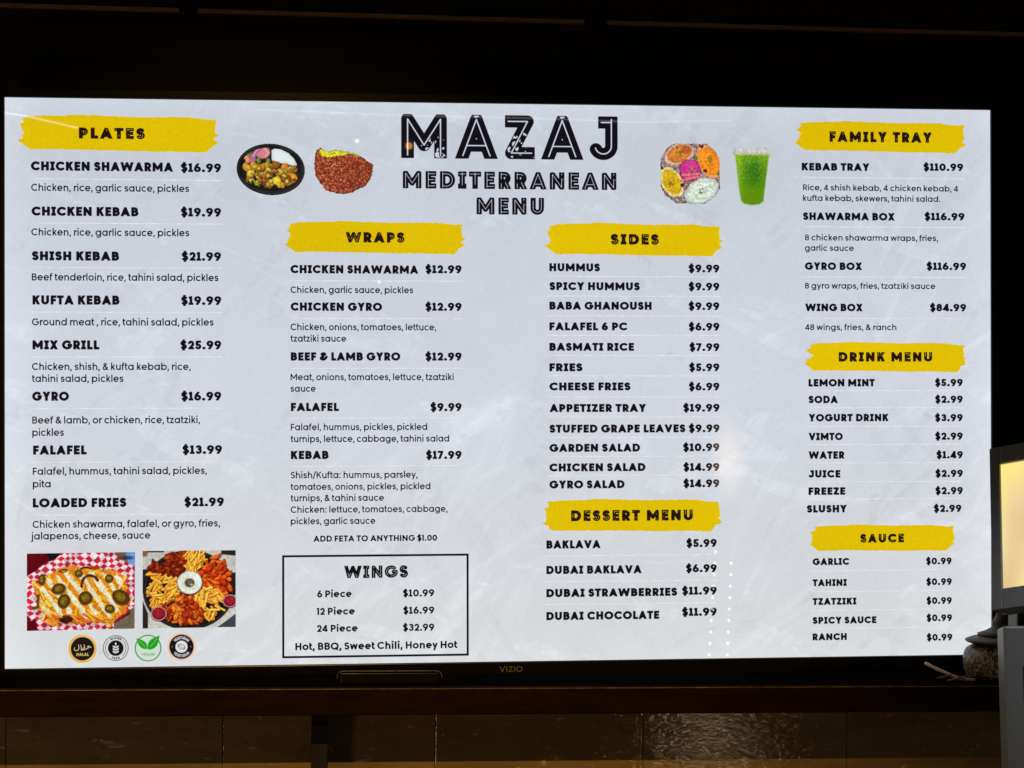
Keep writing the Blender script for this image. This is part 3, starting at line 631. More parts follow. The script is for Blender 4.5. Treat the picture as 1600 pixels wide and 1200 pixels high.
def pic_fries():
    rg = random.Random(4); c = Canvas(169, 121, 1.7, (95, 6, 22)); k = lambda L: [((x-100)/8, (y-115)/8) for x, y in L]
    c.put(c.dp(k([(330,100),(620,100),(440,250),(380,190)])), (22, 20, 22), 4)
    c.put(c.dp(k([(1150,100),(1460,100),(1460,420),(1240,260)])), (112, 84, 60), 3); c.put(c.dp(k([(1340,100),(1460,100),(1460,330),(1350,230)])), (112, 160, 226), 5)
    c.put(c.de(157, 9, 9, 3), (30, 40, 80), 3, .8)
    c.put(c.dp(k([(1180,1000),(1460,800),(1460,1090),(1180,1090)])), (112, 100, 80), 3); c.put(c.dp(k([(1190,980),(1400,860),(1390,900),(1200,1010)])), (30, 18, 18), 2)
    D = c.dp(k([(95,405),(210,330),(330,240),(450,190),(560,100),(1190,100),(1240,200),(1350,235),(1450,300),(1450,815),(1380,850),(1190,990),(1190,1090),(240,1090),(210,935),(150,955),(95,870)]))
    wx, wy = c.X+(c.n(.05, 3)-.5)*9, c.Y+(c.n(.05, 8)-.5)*9; u = (wx*.80+wy)/9.2; v = (wx*.8-wy)/9.2
    chk = ((np.floor(u)+np.floor(v)) % 2)[..., None]; red = np.array([196, 34, 62.]); wh = np.array([232, 208, 212.])
    pc = (red*(1-chk)+wh*chk)*(.82+.36*c.n(.12, 5))[..., None]; m = np.clip(.5-D/1.2, 0, 1)[..., None]; c.C += (pc-c.C)*m
    c.put(c.dp(k([(1200,960),(1380,840),(1400,870),(1210,1010)])), (170, 10, 50), 2, .8)
    food = c.dp(k([(180,540),(250,500),(360,400),(480,330),(620,275),(800,285),(980,310),(1150,340),(1310,385),(1360,560),(1390,760),(1300,870),(1170,1030),(1000,985),(720,1000),(420,965),(330,880),(250,820),(230,640)]))+(c.n(.25, 4)-.5)*6
    c.put(food, (222, 132, 34), 2)
    for i in range(120):
        x, y = rg.uniform(12, 160), rg.uniform(24, 112); j, q = min(int(y*c.res), c.A.shape[0]-1), min(int(x*c.res), c.A.shape[1]-1)
        if food[j, q] < -1.5: c.fry(x, y, rg.choice([60, 50, 35, 110, 20])+rg.uniform(-12, 12), rg.uniform(12, 24), rg.uniform(1.3, 2.2), rg.choice([(240, 176, 36), (246, 190, 60), (226, 140, 30), (232, 160, 40)]), rg)
    s = (c.X*.80-c.Y*.55)+5*(c.n(.06, 11)-.5)+2.2*(c.n(.3, 12)-.5); st = np.sin(s/2.35)+.9*(c.n(.09, 15)-.5)
    inn = np.clip((-food-4)/4, 0, 1)
    for th_, col, op in ((-.35, (236, 176, 40), .9), (.05, (240, 214, 130), .9), (.32, (226, 226, 206), .95)):
        c.C += (np.array(col, float)-c.C)*(np.clip((st-th_)/.18, 0, 1)*inn*op)[..., None]
    c.C *= (.86+.28*c.n(.5, 21))[..., None]
    for x, y, rx, ry, a in ((495,560,85,64,-15),(560,715,72,86,20),(830,680,82,80,0),(1275,680,112,86,30),(1135,822,60,52,0),(745,370,48,44,0),(1125,440,48,50,0),(285,440,42,66,10)):
        x, y, rx, ry = (x-100)/8, (y-115)/8, rx/8, ry/8
        c.put(c.de(x+.8, y+1.2, rx*1.08, ry*1.08, a), (60, 30, 8), 1.6, .7); c.put(c.de(x, y, rx, ry, a), (74, 46, 16), 1); c.put(c.de(x, y, rx*.66, ry*.64, a)+(c.n(.35, 40)-.5)*1.5, (116, 92, 20), 1.2)
        for i in range(7):
            t_ = i*51+x; c.put(c.de(x+math.cos(R(t_))*rx*.38, y+math.sin(R(t_))*ry*.36, .9, .6, t_), (186, 166, 62) if i % 3 else (92, 72, 14), .8, .9)
        c.put(c.de(x-rx*.1, y+ry*.05, rx*.2, ry*.16, a), (150, 130, 34), 1, .9); c.put(np.abs(c.de(x, y, rx*.84, ry*.83, a))-.35, (120, 84, 34), .8, .6 )
    c.put(c.dl(arc(98, 52, 12.5, 16, 178, 250)+arc(99, 51, 13, 15, 255, 330), 2.1)+(c.n(.3, 52)-.5)*1.6, (72, 38, 16), 1.2); c.put(c.de(101, 45, 4, 6, -30), (214, 150, 50), 2, .7); c.put(c.dl(arc(92, 27, 8, 4, 200, 340), 1.3), (60, 30, 14), 1)
    c.put(c.de(57, 28, 7, 3, -8), (96, 44, 18), 1.2); c.put(c.de(57, 28.5, 4, 1.3, -8), (210, 140, 50), 1.2); c.put(c.de(107, 24, 8, 3), (150, 60, 26), 2)
    c.put(c.de(62, 104, 11, 6), (46, 14, 14), 2); c.put(c.de(60, 101, 3, 1.4), (170, 150, 150), 1, .8); c.put(c.dl([(18, 66), (17, 84), (10, 86)], 2.2), (96, 70, 20), 1)
    c.put(c.de(152, 92, 5, 6), (230, 120, 40), 2)
    for i in range(26): c.fry(rg.uniform(35, 128), rg.uniform(97, 110), rg.uniform(5, 60), rg.uniform(8, 15), 1.6, rg.choice([(232, 140, 36), (214, 100, 30), (240, 166, 50)]), rg)
    c.put(c.de(62, 105, 10, 5), (40, 14, 14), 2, .9); c.C = (c.C-110)*1.0+108
    return c
def pic_wings():
    rg = random.Random(9); c = Canvas(145.4, 120.5, 1.7, (196, 196, 186)); T = lambda x, y: ((x-183)/8, (y-80)/8)
    c.C *= (.93+.14*c.n(.06, 2))[..., None]
    for P in ([(183,310),(330,310),(250,600),(183,600)], [(183,700),(250,860),(250,1050),(183,1050)], [(1165,80),(1345,80),(1345,150),(1165,130)], [(1270,360),(1345,360),(1345,640),(1300,640)], [(1180,1000),(1345,880),(1345,1055),(1100,1055)], [(220,80),(450,80),(450,98),(220,98)]):
        c.put(c.dp([T(*p) for p in P]), (34, 33, 36), 1.5)
    c.put(c.de(2, 4, 6, 5), (140, 92, 56), 3); c.put(c.dp([T(*p) for p in [(1180,1010),(1345,885),(1345,1055),(1130,1055)]]), (64, 66, 80), 2)
    px, py = T(760, 572); c.put(c.de(px, py, 71.5, 62), (14, 13, 14), 1.2)
    ring = np.abs(c.de(px, py, 68.5, 59)); c.put(ring-.5, (92, 90, 92), .8, .55*1); c.put(np.abs(c.de(px, py, 63.5, 54.5))-.4, (60, 58, 60), .8, .6)
    cx, cy = T(770, 480)
    def field(a0, a1, r0_, r1_, n_, kind, cols):
        for i in range(n_):
            a = rg.uniform(a0, a1); r = rg.uniform(r0_, r1_); x, y = cx+math.cos(R(a))*r*1.08, cy+math.sin(R(a))*r
            if kind == 'f': c.fry(x, y, a+rg.uniform(-55, 55), rg.uniform(10, 18), rg.uniform(1.25, 1.75), rg.choice(cols), rg)
            else:
                col = rg.choice(cols); c.chunk(x, y, rg.uniform(3.4, 8), rg.uniform(1.9, 3.6), a+rg.uniform(-60, 60), col, 1.12)
                for q in range(4): c.put(c.dl([(x+rg.uniform(-3, 3), y+rg.uniform(-2, 2)), (x+rg.uniform(-3, 3), y+rg.uniform(-2, 2))], .35), [min(255, v*1.35+12) for v in col], .8, .7)
    fr = [(240, 176, 52), (246, 190, 70), (234, 160, 44), (226, 146, 40)]; dk = [(120, 26, 12), (150, 44, 14), (96, 18, 12), (170, 58, 18)]; rd_ = [(196, 52, 12), (214, 74, 14), (176, 38, 10), (228, 92, 20)]; og = [(190, 62, 16), (216, 92, 22), (160, 40, 14), (226, 116, 30)]
    for r in ((20, 54),):
        field(200, 262, 22, 53, 120, 'w', dk); field(-48, 32, 22, 58, 130, 'w', rd_); field(62, 140, 22, 64, 170, 'w', og)
    field(192, 212, 40, 62, 22, 'w', dk); field(264, 300, 20, 48, 42, 'f', fr); field(140, 194, 20, 62, 84, 'f', fr); field(18, 66, 24, 62, 70, 'f', fr); field(268, 292, 20, 44, 14, 'f', fr)
    c.put(c.de(cx+.6, cy+1, 20.5, 19), (60, 24, 10), 2, .7); c.put(c.de(cx, cy, 19.6, 18.2), (170, 176, 166), 1); c.put(c.de(cx, cy, 18.4, 17), (224, 230, 216), 1.2); c.put(c.de(cx-1, cy+1, 12, 11), (206, 210, 180), 3, .6); c.put(c.de(cx+10, cy-6, 4, 8, 25), (240, 246, 240), 3, .8)
    c.put(c.de(cx-.2, cy+.4, 8.2, 7.2), (150, 132, 72), 1.6); c.put(c.de(cx, cy+.5, 7, 6.2), (70, 66, 54), 1.2)
    for i in range(5): c.put(c.dl([(cx-3.5, cy-2.6+i*1.5), (cx+4, cy-3.2+i*1.5)], .3), (170, 168, 160), .7, .7)
    c.put(c.de(cx+3, cy+3.4, 2.4, 1.8), (200, 200, 196), 1.5, .8)
    for x, y, r in ((385, 862, 12.2), (1272, 716, 11)):
        x, y = T(x, y); c.put(c.de(x+.6, y+.8, r*1.05, r*.95), (20, 10, 10), 1.5, .8); c.put(c.de(x, y, r, r*.9), (206, 150, 160), 1); c.put(c.de(x, y, r*.87, r*.78), (110, 14, 26), 1); c.put(c.de(x-.6, y-.8, r*.7, r*.6), (156, 26, 40), 3, .9)
        for i in range(8): c.put(c.de(x+rg.uniform(-.5, .5)*r, y+rg.uniform(-.5, .5)*r, .8, .4), (206, 90, 100), .8, .7)
    c.C *= (.9+.2*c.n(.6, 31))[..., None]; return c
def pic_bowl():
    rg = random.Random(3); c = Canvas(109, 83, 1.9, (16, 15, 17)); k = lambda x, y: ((x-55)/6.667, (y-88)/6.667)
    o = c.de(54.3, 41, 53.6, 40.4, 4); c.A = (o < 0).astype(float); c.put(np.abs(c.de(54.3, 41, 50.6, 37.2, 4))-.9, (58, 58, 62), 1.2, .6); c.put(c.de(53.5, 39.5, 46.5, 33.5, 4), (26, 24, 24), 1.5)
    c.put(c.de(93, 50, 6, 18, -20), (44, 44, 48), 3, .7)
    wp = c.dp([k(*p) for p in [(425,160),(455,145),(520,150),(600,190),(660,250),(690,310),(680,330),(560,300),(440,290),(425,250)]]); c.put(wp, (214, 222, 226), 1); c.put(wp+3.5, (226, 234, 236), 4)
    for i in range(70):
        x, y = k(rg.uniform(140, 420), rg.uniform(380, 560)); 
        if c.de(52, 38.5, 44, 31, 4)[min(int(y*c.res), c.A.shape[0]-1), min(int(x*c.res), c.A.shape[1]-1)] < 0: c.chunk(x, y, 2.2, 1.1, rg.uniform(0, 180), rg.choice([(170, 170, 24), (196, 196, 40), (150, 160, 20), (206, 190, 50)]), 1.15)
    for x, y, q in ((195,190,0),(185,215,0),(240,260,0),(290,270,0),(165,240,1),(180,270,1),(220,230,2),(390,275,0)):
        c.chunk(*k(x, y), 5, 3.4, rg.uniform(0, 180), [(88, 120, 44), (212, 130, 96), (140, 90, 60)][q])
    c.put(c.de(*k(330, 180), 12.5, 11), (150, 84, 100), 1.5); c.put(c.de(*k(335, 185), 10, 9), (214, 128, 138), 3); c.put(c.dl([k(*p) for p in [(320,125),(270,170),(240,215),(220,275)]], 3.6), (176, 104, 150), 1.2); c.put(c.dl([k(*p) for p in [(310,130),(262,175),(232,225)]], 1.1), (222, 156, 196), 1, .9)
    c.put(c.dl([k(*p) for p in [(350,140),(395,190),(360,225)]], 1.2), (232, 168, 168), 1.2)
    for x, y, rx, ry, q in ((170,345,56,45,0),(250,330,50,50,1),(215,410,50,50,2),(355,310,62,40,1),(300,355,60,55,1),(480,320,60,40,3),(560,345,70,50,0),(630,360,75,55,0),(390,390,66,55,2),(530,400,70,50,0),(375,490,60,66,3),(640,445,70,62,1),(480,480,55,60,2),(520,520,40,45,1),(590,490,46,40,0),(445,330,40,36,3),(400,520,40,36,0),(560,440,50,44,3)):
        x, y = k(x, y); col = [(206, 142, 58), (200, 150, 40), (222, 186, 62), (150, 90, 38)][q]
        for i in range(4): c.chunk(x+rg.uniform(-3, 3), y+rg.uniform(-2.4, 2.4), rx/6.67*rg.uniform(.5, .8), ry/6.67*rg.uniform(.5, .75), rg.uniform(0, 180), [v*rg.uniform(.8, 1.1) for v in col], 1.2)
    for i in range(46):
        t_ = rg.random(); x, y = k(150+520*t_, rg.uniform(330, 500)); col = rg.choice([(190, 128, 48), (156, 96, 36), (208, 160, 56), (216, 180, 70), (128, 72, 28)])
        c.chunk(x, y, rg.uniform(2.2, 4.6), rg.uniform(1.6, 3), rg.uniform(0, 180), col, 1.1)
    for i in range(60): c.put(c.de(*k(rg.uniform(150, 690), rg.uniform(300, 560)), .8, .5, rg.uniform(0, 180)), rg.choice([(80, 44, 14), (100, 96, 20)]), .8, .7 if i else 0)
    lip = np.clip(-c.de(53.5, 40.5, 47.5, 34.2, 4)*.8, 0, 1)[..., None]; c.C = c.C*lip+(1-lip)*np.where(c.n(.05, 3)[..., None] > .6, 34, 19)
    c.put(np.abs(c.de(54.3, 41, 51, 37.6, 4))-.5, (66, 66, 70), 1, .6); return c
def pic_falafel():
    rg = random.Random(6); c = Canvas(95, 75, 1.9, (96, 34, 20)); k = lambda x, y: ((x-865)/6.667, (y-135)/6.667)
    D = c.dp([k(*p) for p in [(905,160),(940,143),(1010,175),(1090,160),(1200,170),(1290,195),(1350,215),(1420,270),(1490,310),(1480,400),(1450,480),(1400,545),(1330,570),(1260,610),(1170,625),(1060,605),(990,580),(930,500),(885,430),(870,320),(880,210)]])+(c.n(.55, 8)-.5)*2.4
    c.A = (D < 0).astype(float)
    for i in range(1500):
        x, y = rg.uniform(0, 95), rg.uniform(0, 75); a = rg.uniform(0, 180); L = rg.uniform(.8, 1.9)
        col = rg.choice([(176, 90, 58), (150, 64, 38), (200, 116, 74), (126, 46, 26), (190, 96, 50), (92, 24, 14)]); f = 1.06-.0032*max(0, x-40)
        j0, j1 = max(0, int((y-3)*c.res)), int((y+3)*c.res)+1; q0, q1 = max(0, int((x-3)*c.res)), int((x+3)*c.res)+1
        X, Y = c.X[j0:j1, q0:q1]-x, c.Y[j0:j1, q0:q1]-y; ca, sa = math.cos(R(a)), math.sin(R(a)); d = np.hypot((X*ca+Y*sa)/L, (-X*sa+Y*ca)/.62)-1
        c.C[j0:j1, q0:q1] += (np.array(col)*f-c.C[j0:j1, q0:q1])*(np.clip(.5-d/.8, 0, 1)*.9)[..., None]
    g = c.dp([k(*p) for p in [(935,140),(1010,165),(1090,150),(1200,165),(1300,190),(1400,240),(1330,225),(1240,200),(1180,215),(1110,225),(1010,240),(950,225),(925,185)]])+(c.n(.5, 5)-.5)*2; gc = np.array([176, 170, 40.])*(.65+.7*c.n(.8, 9))[..., None]+np.array([10, 10, 0]); m = np.clip(.5-g/1.2, 0, 1)[..., None]; c.C += (gc-c.C)*m
    for x, y in ((940,148),(1020,172),(1080,190),(1330,205)): c.put(c.de(*k(x, y), 1, .9), (30, 34, 20), .8)
    c.C = (c.C*1.12+10)*np.clip(.72+.09*-D, .72, 1)[..., None]; return c
def pic_mezze():
    rg = random.Random(8); c = Canvas(94, 95, 1.9, (176, 150, 152)); k = lambda x, y: ((x-195)/6.154, (y-328)/6.154); s = 1/6.154
    D = c.dp([k(*p) for p in [(330,335),(640,335),(700,380),(765,470),(770,760),(720,840),(620,910),(350,910),(240,830),(197,750),(197,480),(260,370)]])+(c.n(.4, 3)-.5)*1.6; c.A = (D < 0).astype(float)
    spk = c.n(.75, 5); c.C = np.where((spk > .56)[..., None], np.array([112, 66, 70.]), c.C)
    def dip(x, y, rx, ry, a, rim, col, hi):
        x, y = k(x, y); rx *= s; ry *= s; w = (c.n(.2, 7)-.5)*1.6
        c.put(c.de(x+.4, y+.6, rx*1.1, ry*1.1, a)+w, [v*.55 for v in rim], 1.4, .6); c.put(c.de(x, y, rx*1.06, ry*1.06, a)+w, rim, 1); c.put(c.de(x, y, rx*.88, ry*.86, a)+w, col, 1.6); c.put(np.abs(c.de(x, y, rx*.55, ry*.5, a)+w)-.7, hi, 1.6, .6); c.put(c.de(x-rx*.3, y-ry*.3, rx*.35, ry*.3, a), hi, 3, .5)
    dip(375, 435, 140, 92, -22, (226, 184, 168), (214, 124, 42), (238, 150, 62))
    for i in range(90):
        a = rg.uniform(0, 360); r = rg.uniform(.3, 1); x, y = k(375+math.cos(R(a))*125*r, 435+math.sin(R(a))*85*r); c.put(c.de(x, y, .8, .6), rg.choice([(150, 66, 20), (236, 160, 60), (120, 50, 20), (226, 120, 40)]), .8, .85)
    c.put(c.de(*k(445, 390), 9, 6, 10), (176, 82, 42), 3, .8)
    dip(665, 505, 165, 110, 64, (226, 160, 110), (246, 138, 24), (252, 164, 50)); dip(305, 705, 145, 92, 62, (232, 220, 160), (214, 172, 16), (228, 196, 50))
    dip(590, 790, 165, 108, -28, (196, 206, 200), (216, 232, 212), (236, 244, 232)); c.put(c.dl(arc(*k(590, 800), 20, 11, -60, 120), .7), (180, 204, 190), 1.4, .8)
    x, y = k(480, 590); c.put(c.de(x, y, 17.2, 17)+(c.n(.3, 6)-.5)*3, (120, 30, 84), 1.2); c.put(c.de(x, y-1, 15.5, 15)+(c.n(.3, 6)-.5)*3, (206, 44, 140), 1.5)
    for i in range(40): c.put(c.dl([(x+rg.uniform(-13, 13), y+rg.uniform(-13, 13)) for _ in range(2)][:1]+[(x+rg.uniform(-13, 13), y+rg.uniform(-13, 13))], .5), rg.choice([(232, 90, 170), (160, 20, 96), (240, 130, 150)]), 1, .35)
    c.put(c.dl([k(400, 690), k(560, 650)], 2.2), (228, 110, 120), 1.4); c.put(c.dl([k(405, 640), k(570, 620)], 1.4), (236, 150, 110), 1.4, .8)
    for px_, py_, n_ in ((378,402,9),(655,480,12),(295,718,14),(490,590,8),(585,792,6)):
        for i in range(n_): c.put(c.de(*k(px_+rg.uniform(-34, 34), py_+rg.uniform(-34, 34)), rg.uniform(.9, 2), .9, rg.uniform(0, 180)), (58, 104, 40) if py_ > 780 or py_ < 410 else rg.choice([(104, 96, 22), (84, 104, 30), (130, 88, 20)]), .9, .9)
    for px_, py_, col in ((588,358,(60, 12, 20)),(622,598,(70, 8, 30)),(405,735,(56, 20, 20)),(540,470,(90, 110, 50)),(340,580,(90, 120, 60)),(368,862,(86, 120, 50)),(755,625,(80, 110, 50)),(203,570,(50, 30, 20))):
        for i in range(4): c.put(c.de(*k(px_+rg.uniform(-16, 16), py_+rg.uniform(-14, 14)), 2, 1.4, rg.uniform(0, 180)), col, 1)
    c.C *= (.76+.30*c.n(.35, 61)+.18*c.n(1.1, 62))[..., None]; c.C = c.C*.94+np.array([170, 150, 140])*.06
    c.C *= np.clip(.75+.12*-D, .75, 1)[..., None]; return c
def pic_cup():
    c = Canvas(60, 92, 1.9, (90, 160, 10)); k = lambda x, y: ((x-895)/6.154, (y-370)/6.154); y = c.Y*6.154+370; x = c.X*6.154+895
    body = c.dp([k(*p) for p in [(905,430),(1250,430),(1235,520),(1205,760),(1190,890),(1150,922),(1070,932),(1000,918),(965,885),(945,760),(920,540)]])
    foam = c.dp([k(*p) for p in [(895,440),(890,400),(930,372),(1010,380),(1060,395),(1130,380),(1200,375),(1265,395),(1262,430),(1240,455)]])+(c.n(.45, 2)-.5)*4
    c.A = (np.minimum(body, foam) < 0).astype(float); t = np.clip((y-430)/490, 0, 1)[..., None]; u = np.clip((x-905)/345, 0, 1)[..., None]
    c.C = np.array([118, 186, 14.])*(1-t)+np.array([96, 160, 6.])*t; c.C -= (70*np.exp(-((u-.55)/.3)**2)*np.exp(-((t-.35)/.28)**2))*np.array([1, .75, .1]); c.C += 40*np.exp(-((u-.12)/.1)**2)*np.array([.5, .6, .3])
    c.C *= (.84+.32*c.n(.7, 4)*(1-t[..., 0]*.8)+.10*t[..., 0])[..., None]
    sp = (c.n(1.1, 9) > .72) & (t[..., 0] < .5); c.C = np.where(sp[..., None], c.C*.6+np.array([190, 226, 130])*.4, c.C)
    f = np.clip(.5-(foam)/1.5, 0, 1)[..., None]; fc = np.array([206, 220, 192.])*(.85+.3*c.n(.5, 6))[..., None]; c.C += (fc-c.C)*f*np.clip((462-y)/45, 0, 1)[..., None]
    c.put(np.maximum(body+.2, -(body+1.6)), (206, 224, 170), .8, .55); c.C = c.C*np.array([.96, .90, 1.0])+np.array([4, 0, 6]); return c
place('food_picture', pic_fries(), [(42, 865), (211, 862.5), (210.2, 982), (42, 985.8)], 'loaded fries with cheese sauce and jalapeno slices in checkered paper')
place('food_picture', pic_wings(), [(222.8, 860.8), (368.4, 859.5), (368.4, 979.5), (222.8, 982)], 'round platter of red wings and fries around a dip cup')
def rect(x0, y0, w, h): return [(x0, y0), (x0+w, y0+.4), (x0+w, y0+h+.4), (x0, y0+h)]
place('food_picture', pic_bowl(), rect(368.7, 223.6, 109, 83), 'black bowl of chicken cubes with rice, onion and white sauce')
place('food_picture', pic_falafel(), rect(489.8, 230.3, 95, 75), 'bitten brown falafel patty with green crumb')
place('food_picture', pic_mezze(), rect(1031.7, 223.3, 94, 95), 'round tray of five colourful dips')
place('food_picture', pic_cup(), rect(1145.5, 230, 60, 92), 'plastic cup of green frozen drink')

# badges
def stamp(cv, txt, cx, cy, size, col, h=.1, H=False, arc_r=None, a0=0, flip=False, track=.06, sxk=1.0):
    items, x = [], 0
    for ch in txt:
        s, w, c, (l, r) = glyph(ch, h, H); items.append((s, c, x+l*.7, w)); x += l*.7+w+r*.7+track
    tot = x-track
    for s, c, gx, w in items:
        mx = (gx+w/2-tot/2)*size*sxk
        if arc_r is None: X = (cv.X-cx-mx)/(size*sxk)+w/2; Y = (cy-cv.Y)/size
        else:
            th_ = mx/arc_r*(-1 if flip else 1)+a0; ux, uy = math.sin(th_), -math.cos(th_)    # outward, y down
            ox, oy = cx+ux*arc_r, cy+uy*arc_r; tx, ty = (-uy, ux)
            if flip: ux, uy, tx, ty = -ux, -uy, -tx, -ty
            dx, dy = cv.X-ox, cv.Y-oy; X = (dx*tx+dy*ty)/(size*sxk)+w/2; Y = (dx*ux+dy*uy)/size+.5
        if s: D, _ = sdf(s, h, X, Y, c); cv.put(D*size, col, .45)
def badge(cx, cy, rad, draw, label):
    n = rad+1.5; c = Canvas(2*n, 2*n, 3.0, (208, 209, 210)); c.A = (c.de(n, n, rad, rad) < 0).astype(float); draw(c, n, rad)
    o = place('badge', c, [(cx-n, cy-n+.2), (cx+n, cy-n-.2), (cx+n, cy+n-.2), (cx-n, cy+n+.2)], label)
def halal(c, n, r):
    g = c.n(.09, 4)[..., None]; c.C = np.array([232, 178, 74.])*g+np.array([240, 206, 120.])*(1-g); c.put(np.abs(c.de(n, n, r*.93, r*.93))-.4, (226, 150, 70), 1.5, .7)
    c.put(c.de(n, n, r*.82, r*.82), (30, 20, 20), .8); w = (216, 196, 160); q = lambda L: [(n+x, n+y) for x, y in L]
    c.put(c.dl(q([(13.5,-1.8),(10,-4.2),(7.5,-3.2),(10.5,-2.0),(6.5,.2),(3.4,1.2),(2.6,-6.2)]), .62), w, .5); c.put(c.dl(q([(3.4,1.2),(-1.6,2.2),(-2.6,-6)]), .62), w, .5); c.put(c.dl(q([(1.6,-1.6),(-1.6,2.2)]), .6), w, .5)
    c.put(c.dl(q([(-6.2,-6.2),(-5.6,-1),(-6.4,1.6),(-9,3),(-12,2.4),(-13,.2),(-12.4,-1.6)]), .62), w, .5); stamp(c, 'HALAL', n, n+11.2, 4.7, (226, 200, 110), .12, track=.03)
def gluten(c, n, r):
    c.C[:] = (214, 215, 216); c.put(np.abs(c.de(n, n, r-.7, r-.7))-.45, (24, 24, 28), .5); ang = np.degrees(np.arctan2(c.Y-n, c.X-n)); side = (np.abs(np.abs(ang)-90) > 42)
    c.put(np.where(side, np.abs(c.de(n, n, r*.79, r*.79))-.35, 9), (40, 40, 44), .5); c.put(c.de(n, n, r*.60, r*.60), (18, 17, 20), .6)
    stamp(c, 'GLUTEN', n, n, 3.5, (26, 26, 30), .12, arc_r=r*.79, track=.12); stamp(c, 'FREE', n, n, 3.5, (26, 26, 30), .12, arc_r=r*.79, a0=math.pi, flip=True, track=.28)
    w = (222, 222, 222); c.put(c.de(n, n-6.8, 1.2, 2.4), w, .5); c.put(c.dl([(n, n-5), (n, n+8.8)], .35), w, .4)
    for i in range(3):
        for s in (-1, 1): c.put(c.de(n+s*2.5, n-2+i*4, 2.8, 1.35, s*-32), w, .5)
def vegan(c, n, r):
    c.C[:] = (204, 222, 206); c.put(np.abs(c.de(n, n+.6, r-1.6, r-1.6))-.95, (74, 152, 100), .6); gr = (34, 160, 30)
    def leaf(a, b, w):
        P = []; d = (b[0]-a[0], b[1]-a[1]); nn = (-d[1], d[0])
        for sgn in (1, -1):
            ts = np.linspace(0, 1, 10) if sgn == 1 else np.linspace(1, 0, 10)
            P += [(n+a[0]+d[0]*t+nn[0]*sgn*w*math.sin(math.pi*t**.8), n+a[1]+d[1]*t+nn[1]*sgn*w*math.sin(math.pi*t**.8)) for t in ts]
        D = c.dp(P); c.put(D, gr, .6); c.put(c.dl([(n+a[0]*.8+b[0]*.2, n+a[1]*.8+b[1]*.2), (n+a[0]*.2+b[0]*.8, n+a[1]*.2+b[1]*.8)], .3), (150, 220, 140), .5); return D
    d1 = leaf((-1, 2), (-18.5, -15), .22); d2 = leaf((0, 3), (18, -19), .24); c.A = ((c.de(n, n, r, r) < 0) | (np.minimum(d1, d2) < .3)).astype(float); stamp(c, 'VEGAN', n, n+12.5, 4.6, (92, 148, 108), .08, track=.14, sxk=.86)
def veget(c, n, r):
    c.C[:] = (236, 190, 160); c.put(np.abs(c.de(n, n, r*.94, r*.94))-.5, (240, 206, 184), 1.5, .8); c.put(c.de(n, n, r*.86, r*.86), (22, 18, 20), .8); c.put(c.de(n, n, r*.43, r*.43), (224, 224, 224), .6)
    stamp(c, 'VEGETARIAN', n, n, 4.6, (216, 216, 216), .12, arc_r=r*.645, track=.0, sxk=.70); stamp(c, 'VEGETARIAN', n, n, 4.6, (216, 216, 216), .12, arc_r=r*.645, a0=math.pi, flip=True, track=.0, sxk=.70)
    for i in (0, 180): c.put(c.de(n+math.cos(R(i))*r*.66, n, .9, .9), (130, 130, 130), .6)
    c.put(np.abs(c.de(n, n, 5.6, 3.5, 25))-.35, (40, 40, 40), .5); c.put(c.dl([(n-4, n-2), (n, n), (n+1, n+1.8), (n+4.4, n+2.2)], .3), (40, 40, 40), .5)
badge(129, 1013.6, 22.3, halal, 'gold ringed black round halal badge'); badge(180.9, 1012.6, 20.2, gluten, 'black and white round gluten free badge')
badge(231.4, 1012, 21.6, vegan, 'green round vegan badge with two leaves'); badge(283.6, 1010.4, 22, veget, 'black round vegetarian badge with peach rim')

# maker's lettering on the bezel
def logo():
    out, x, Vs, Ts, n = [], 0, [], [], 0; xa, z0 = scr(780, 1050.2); xb, _ = scr(817, 1050.2); _, z1 = scr(780, 1041.6); z0 = -SH/2-BB*.5-(z1-z0)/2; h = .07
    for ch in 'VIZIO':
        V, T, w, (l, r) = glyph_mesh(ch, h, False, .04, None); x += l; out.append((x, V, T)); x += w+r+.08
    for gx, V, T in out:
        Vs.append(np.stack([xa+(gx+V[:, 0])*(xb-xa)/x, np.full(len(V), -.0045), z0+V[:, 1]*(z1-z0-.0 if False else .0078)], 1)); Ts.append(T+n); n += len(V)
    link('maker_lettering', np_mesh('maker_lettering', np.concatenate(Vs), np.concatenate(Ts), 3), M['logo'], tv)
logo()

# ------------------------------------------------------------------ things on the shelf
BY = -.113
a, b = at(525, 1068, BY), at(690, 1068, BY)
M['satin_black'] = noise_mat('satin_black', (.003, .003, .003), (.005, .0045, .0045), 200, .7, .04, spec=.0)
ctr = empty('black_box', ((a.x+b.x)/2, BY, zt)); tag(ctr, 'low black box with rounded corners on the shelf in front of the television', 'box')
hb = at(600, 1047.5, BY-.016).z-zt; w2 = (b.x-a.x)/2
box('housing', -w2, w2, -.015, .02, .0004, hb, M['satin_black'], ctr, .004, 3)
box('front_panel', -w2+.006, w2-.006, -.0162, -.0146, .004, hb-.004, M['black_plastic'], ctr, .0006)
M['edge'] = noise_mat('grey_edge', (.06, .058, .056), (.13, .128, .125), 90, .35, .02)
link('rim', tube_mesh('rim', [(-w2+.001, -.0152, hb*.45), (-w2+.0012, -.0156, hb-.006), (-w2+.004, -.0156, hb-.0022), (-w2+.009, -.0156, hb-.001), (w2-.009, -.0156, hb-.001), (w2-.004, -.0156, hb-.0022), (w2-.0012, -.0156, hb-.006), (w2-.001, -.0152, hb*.45)], .0006, 6), M['edge'], ctr)

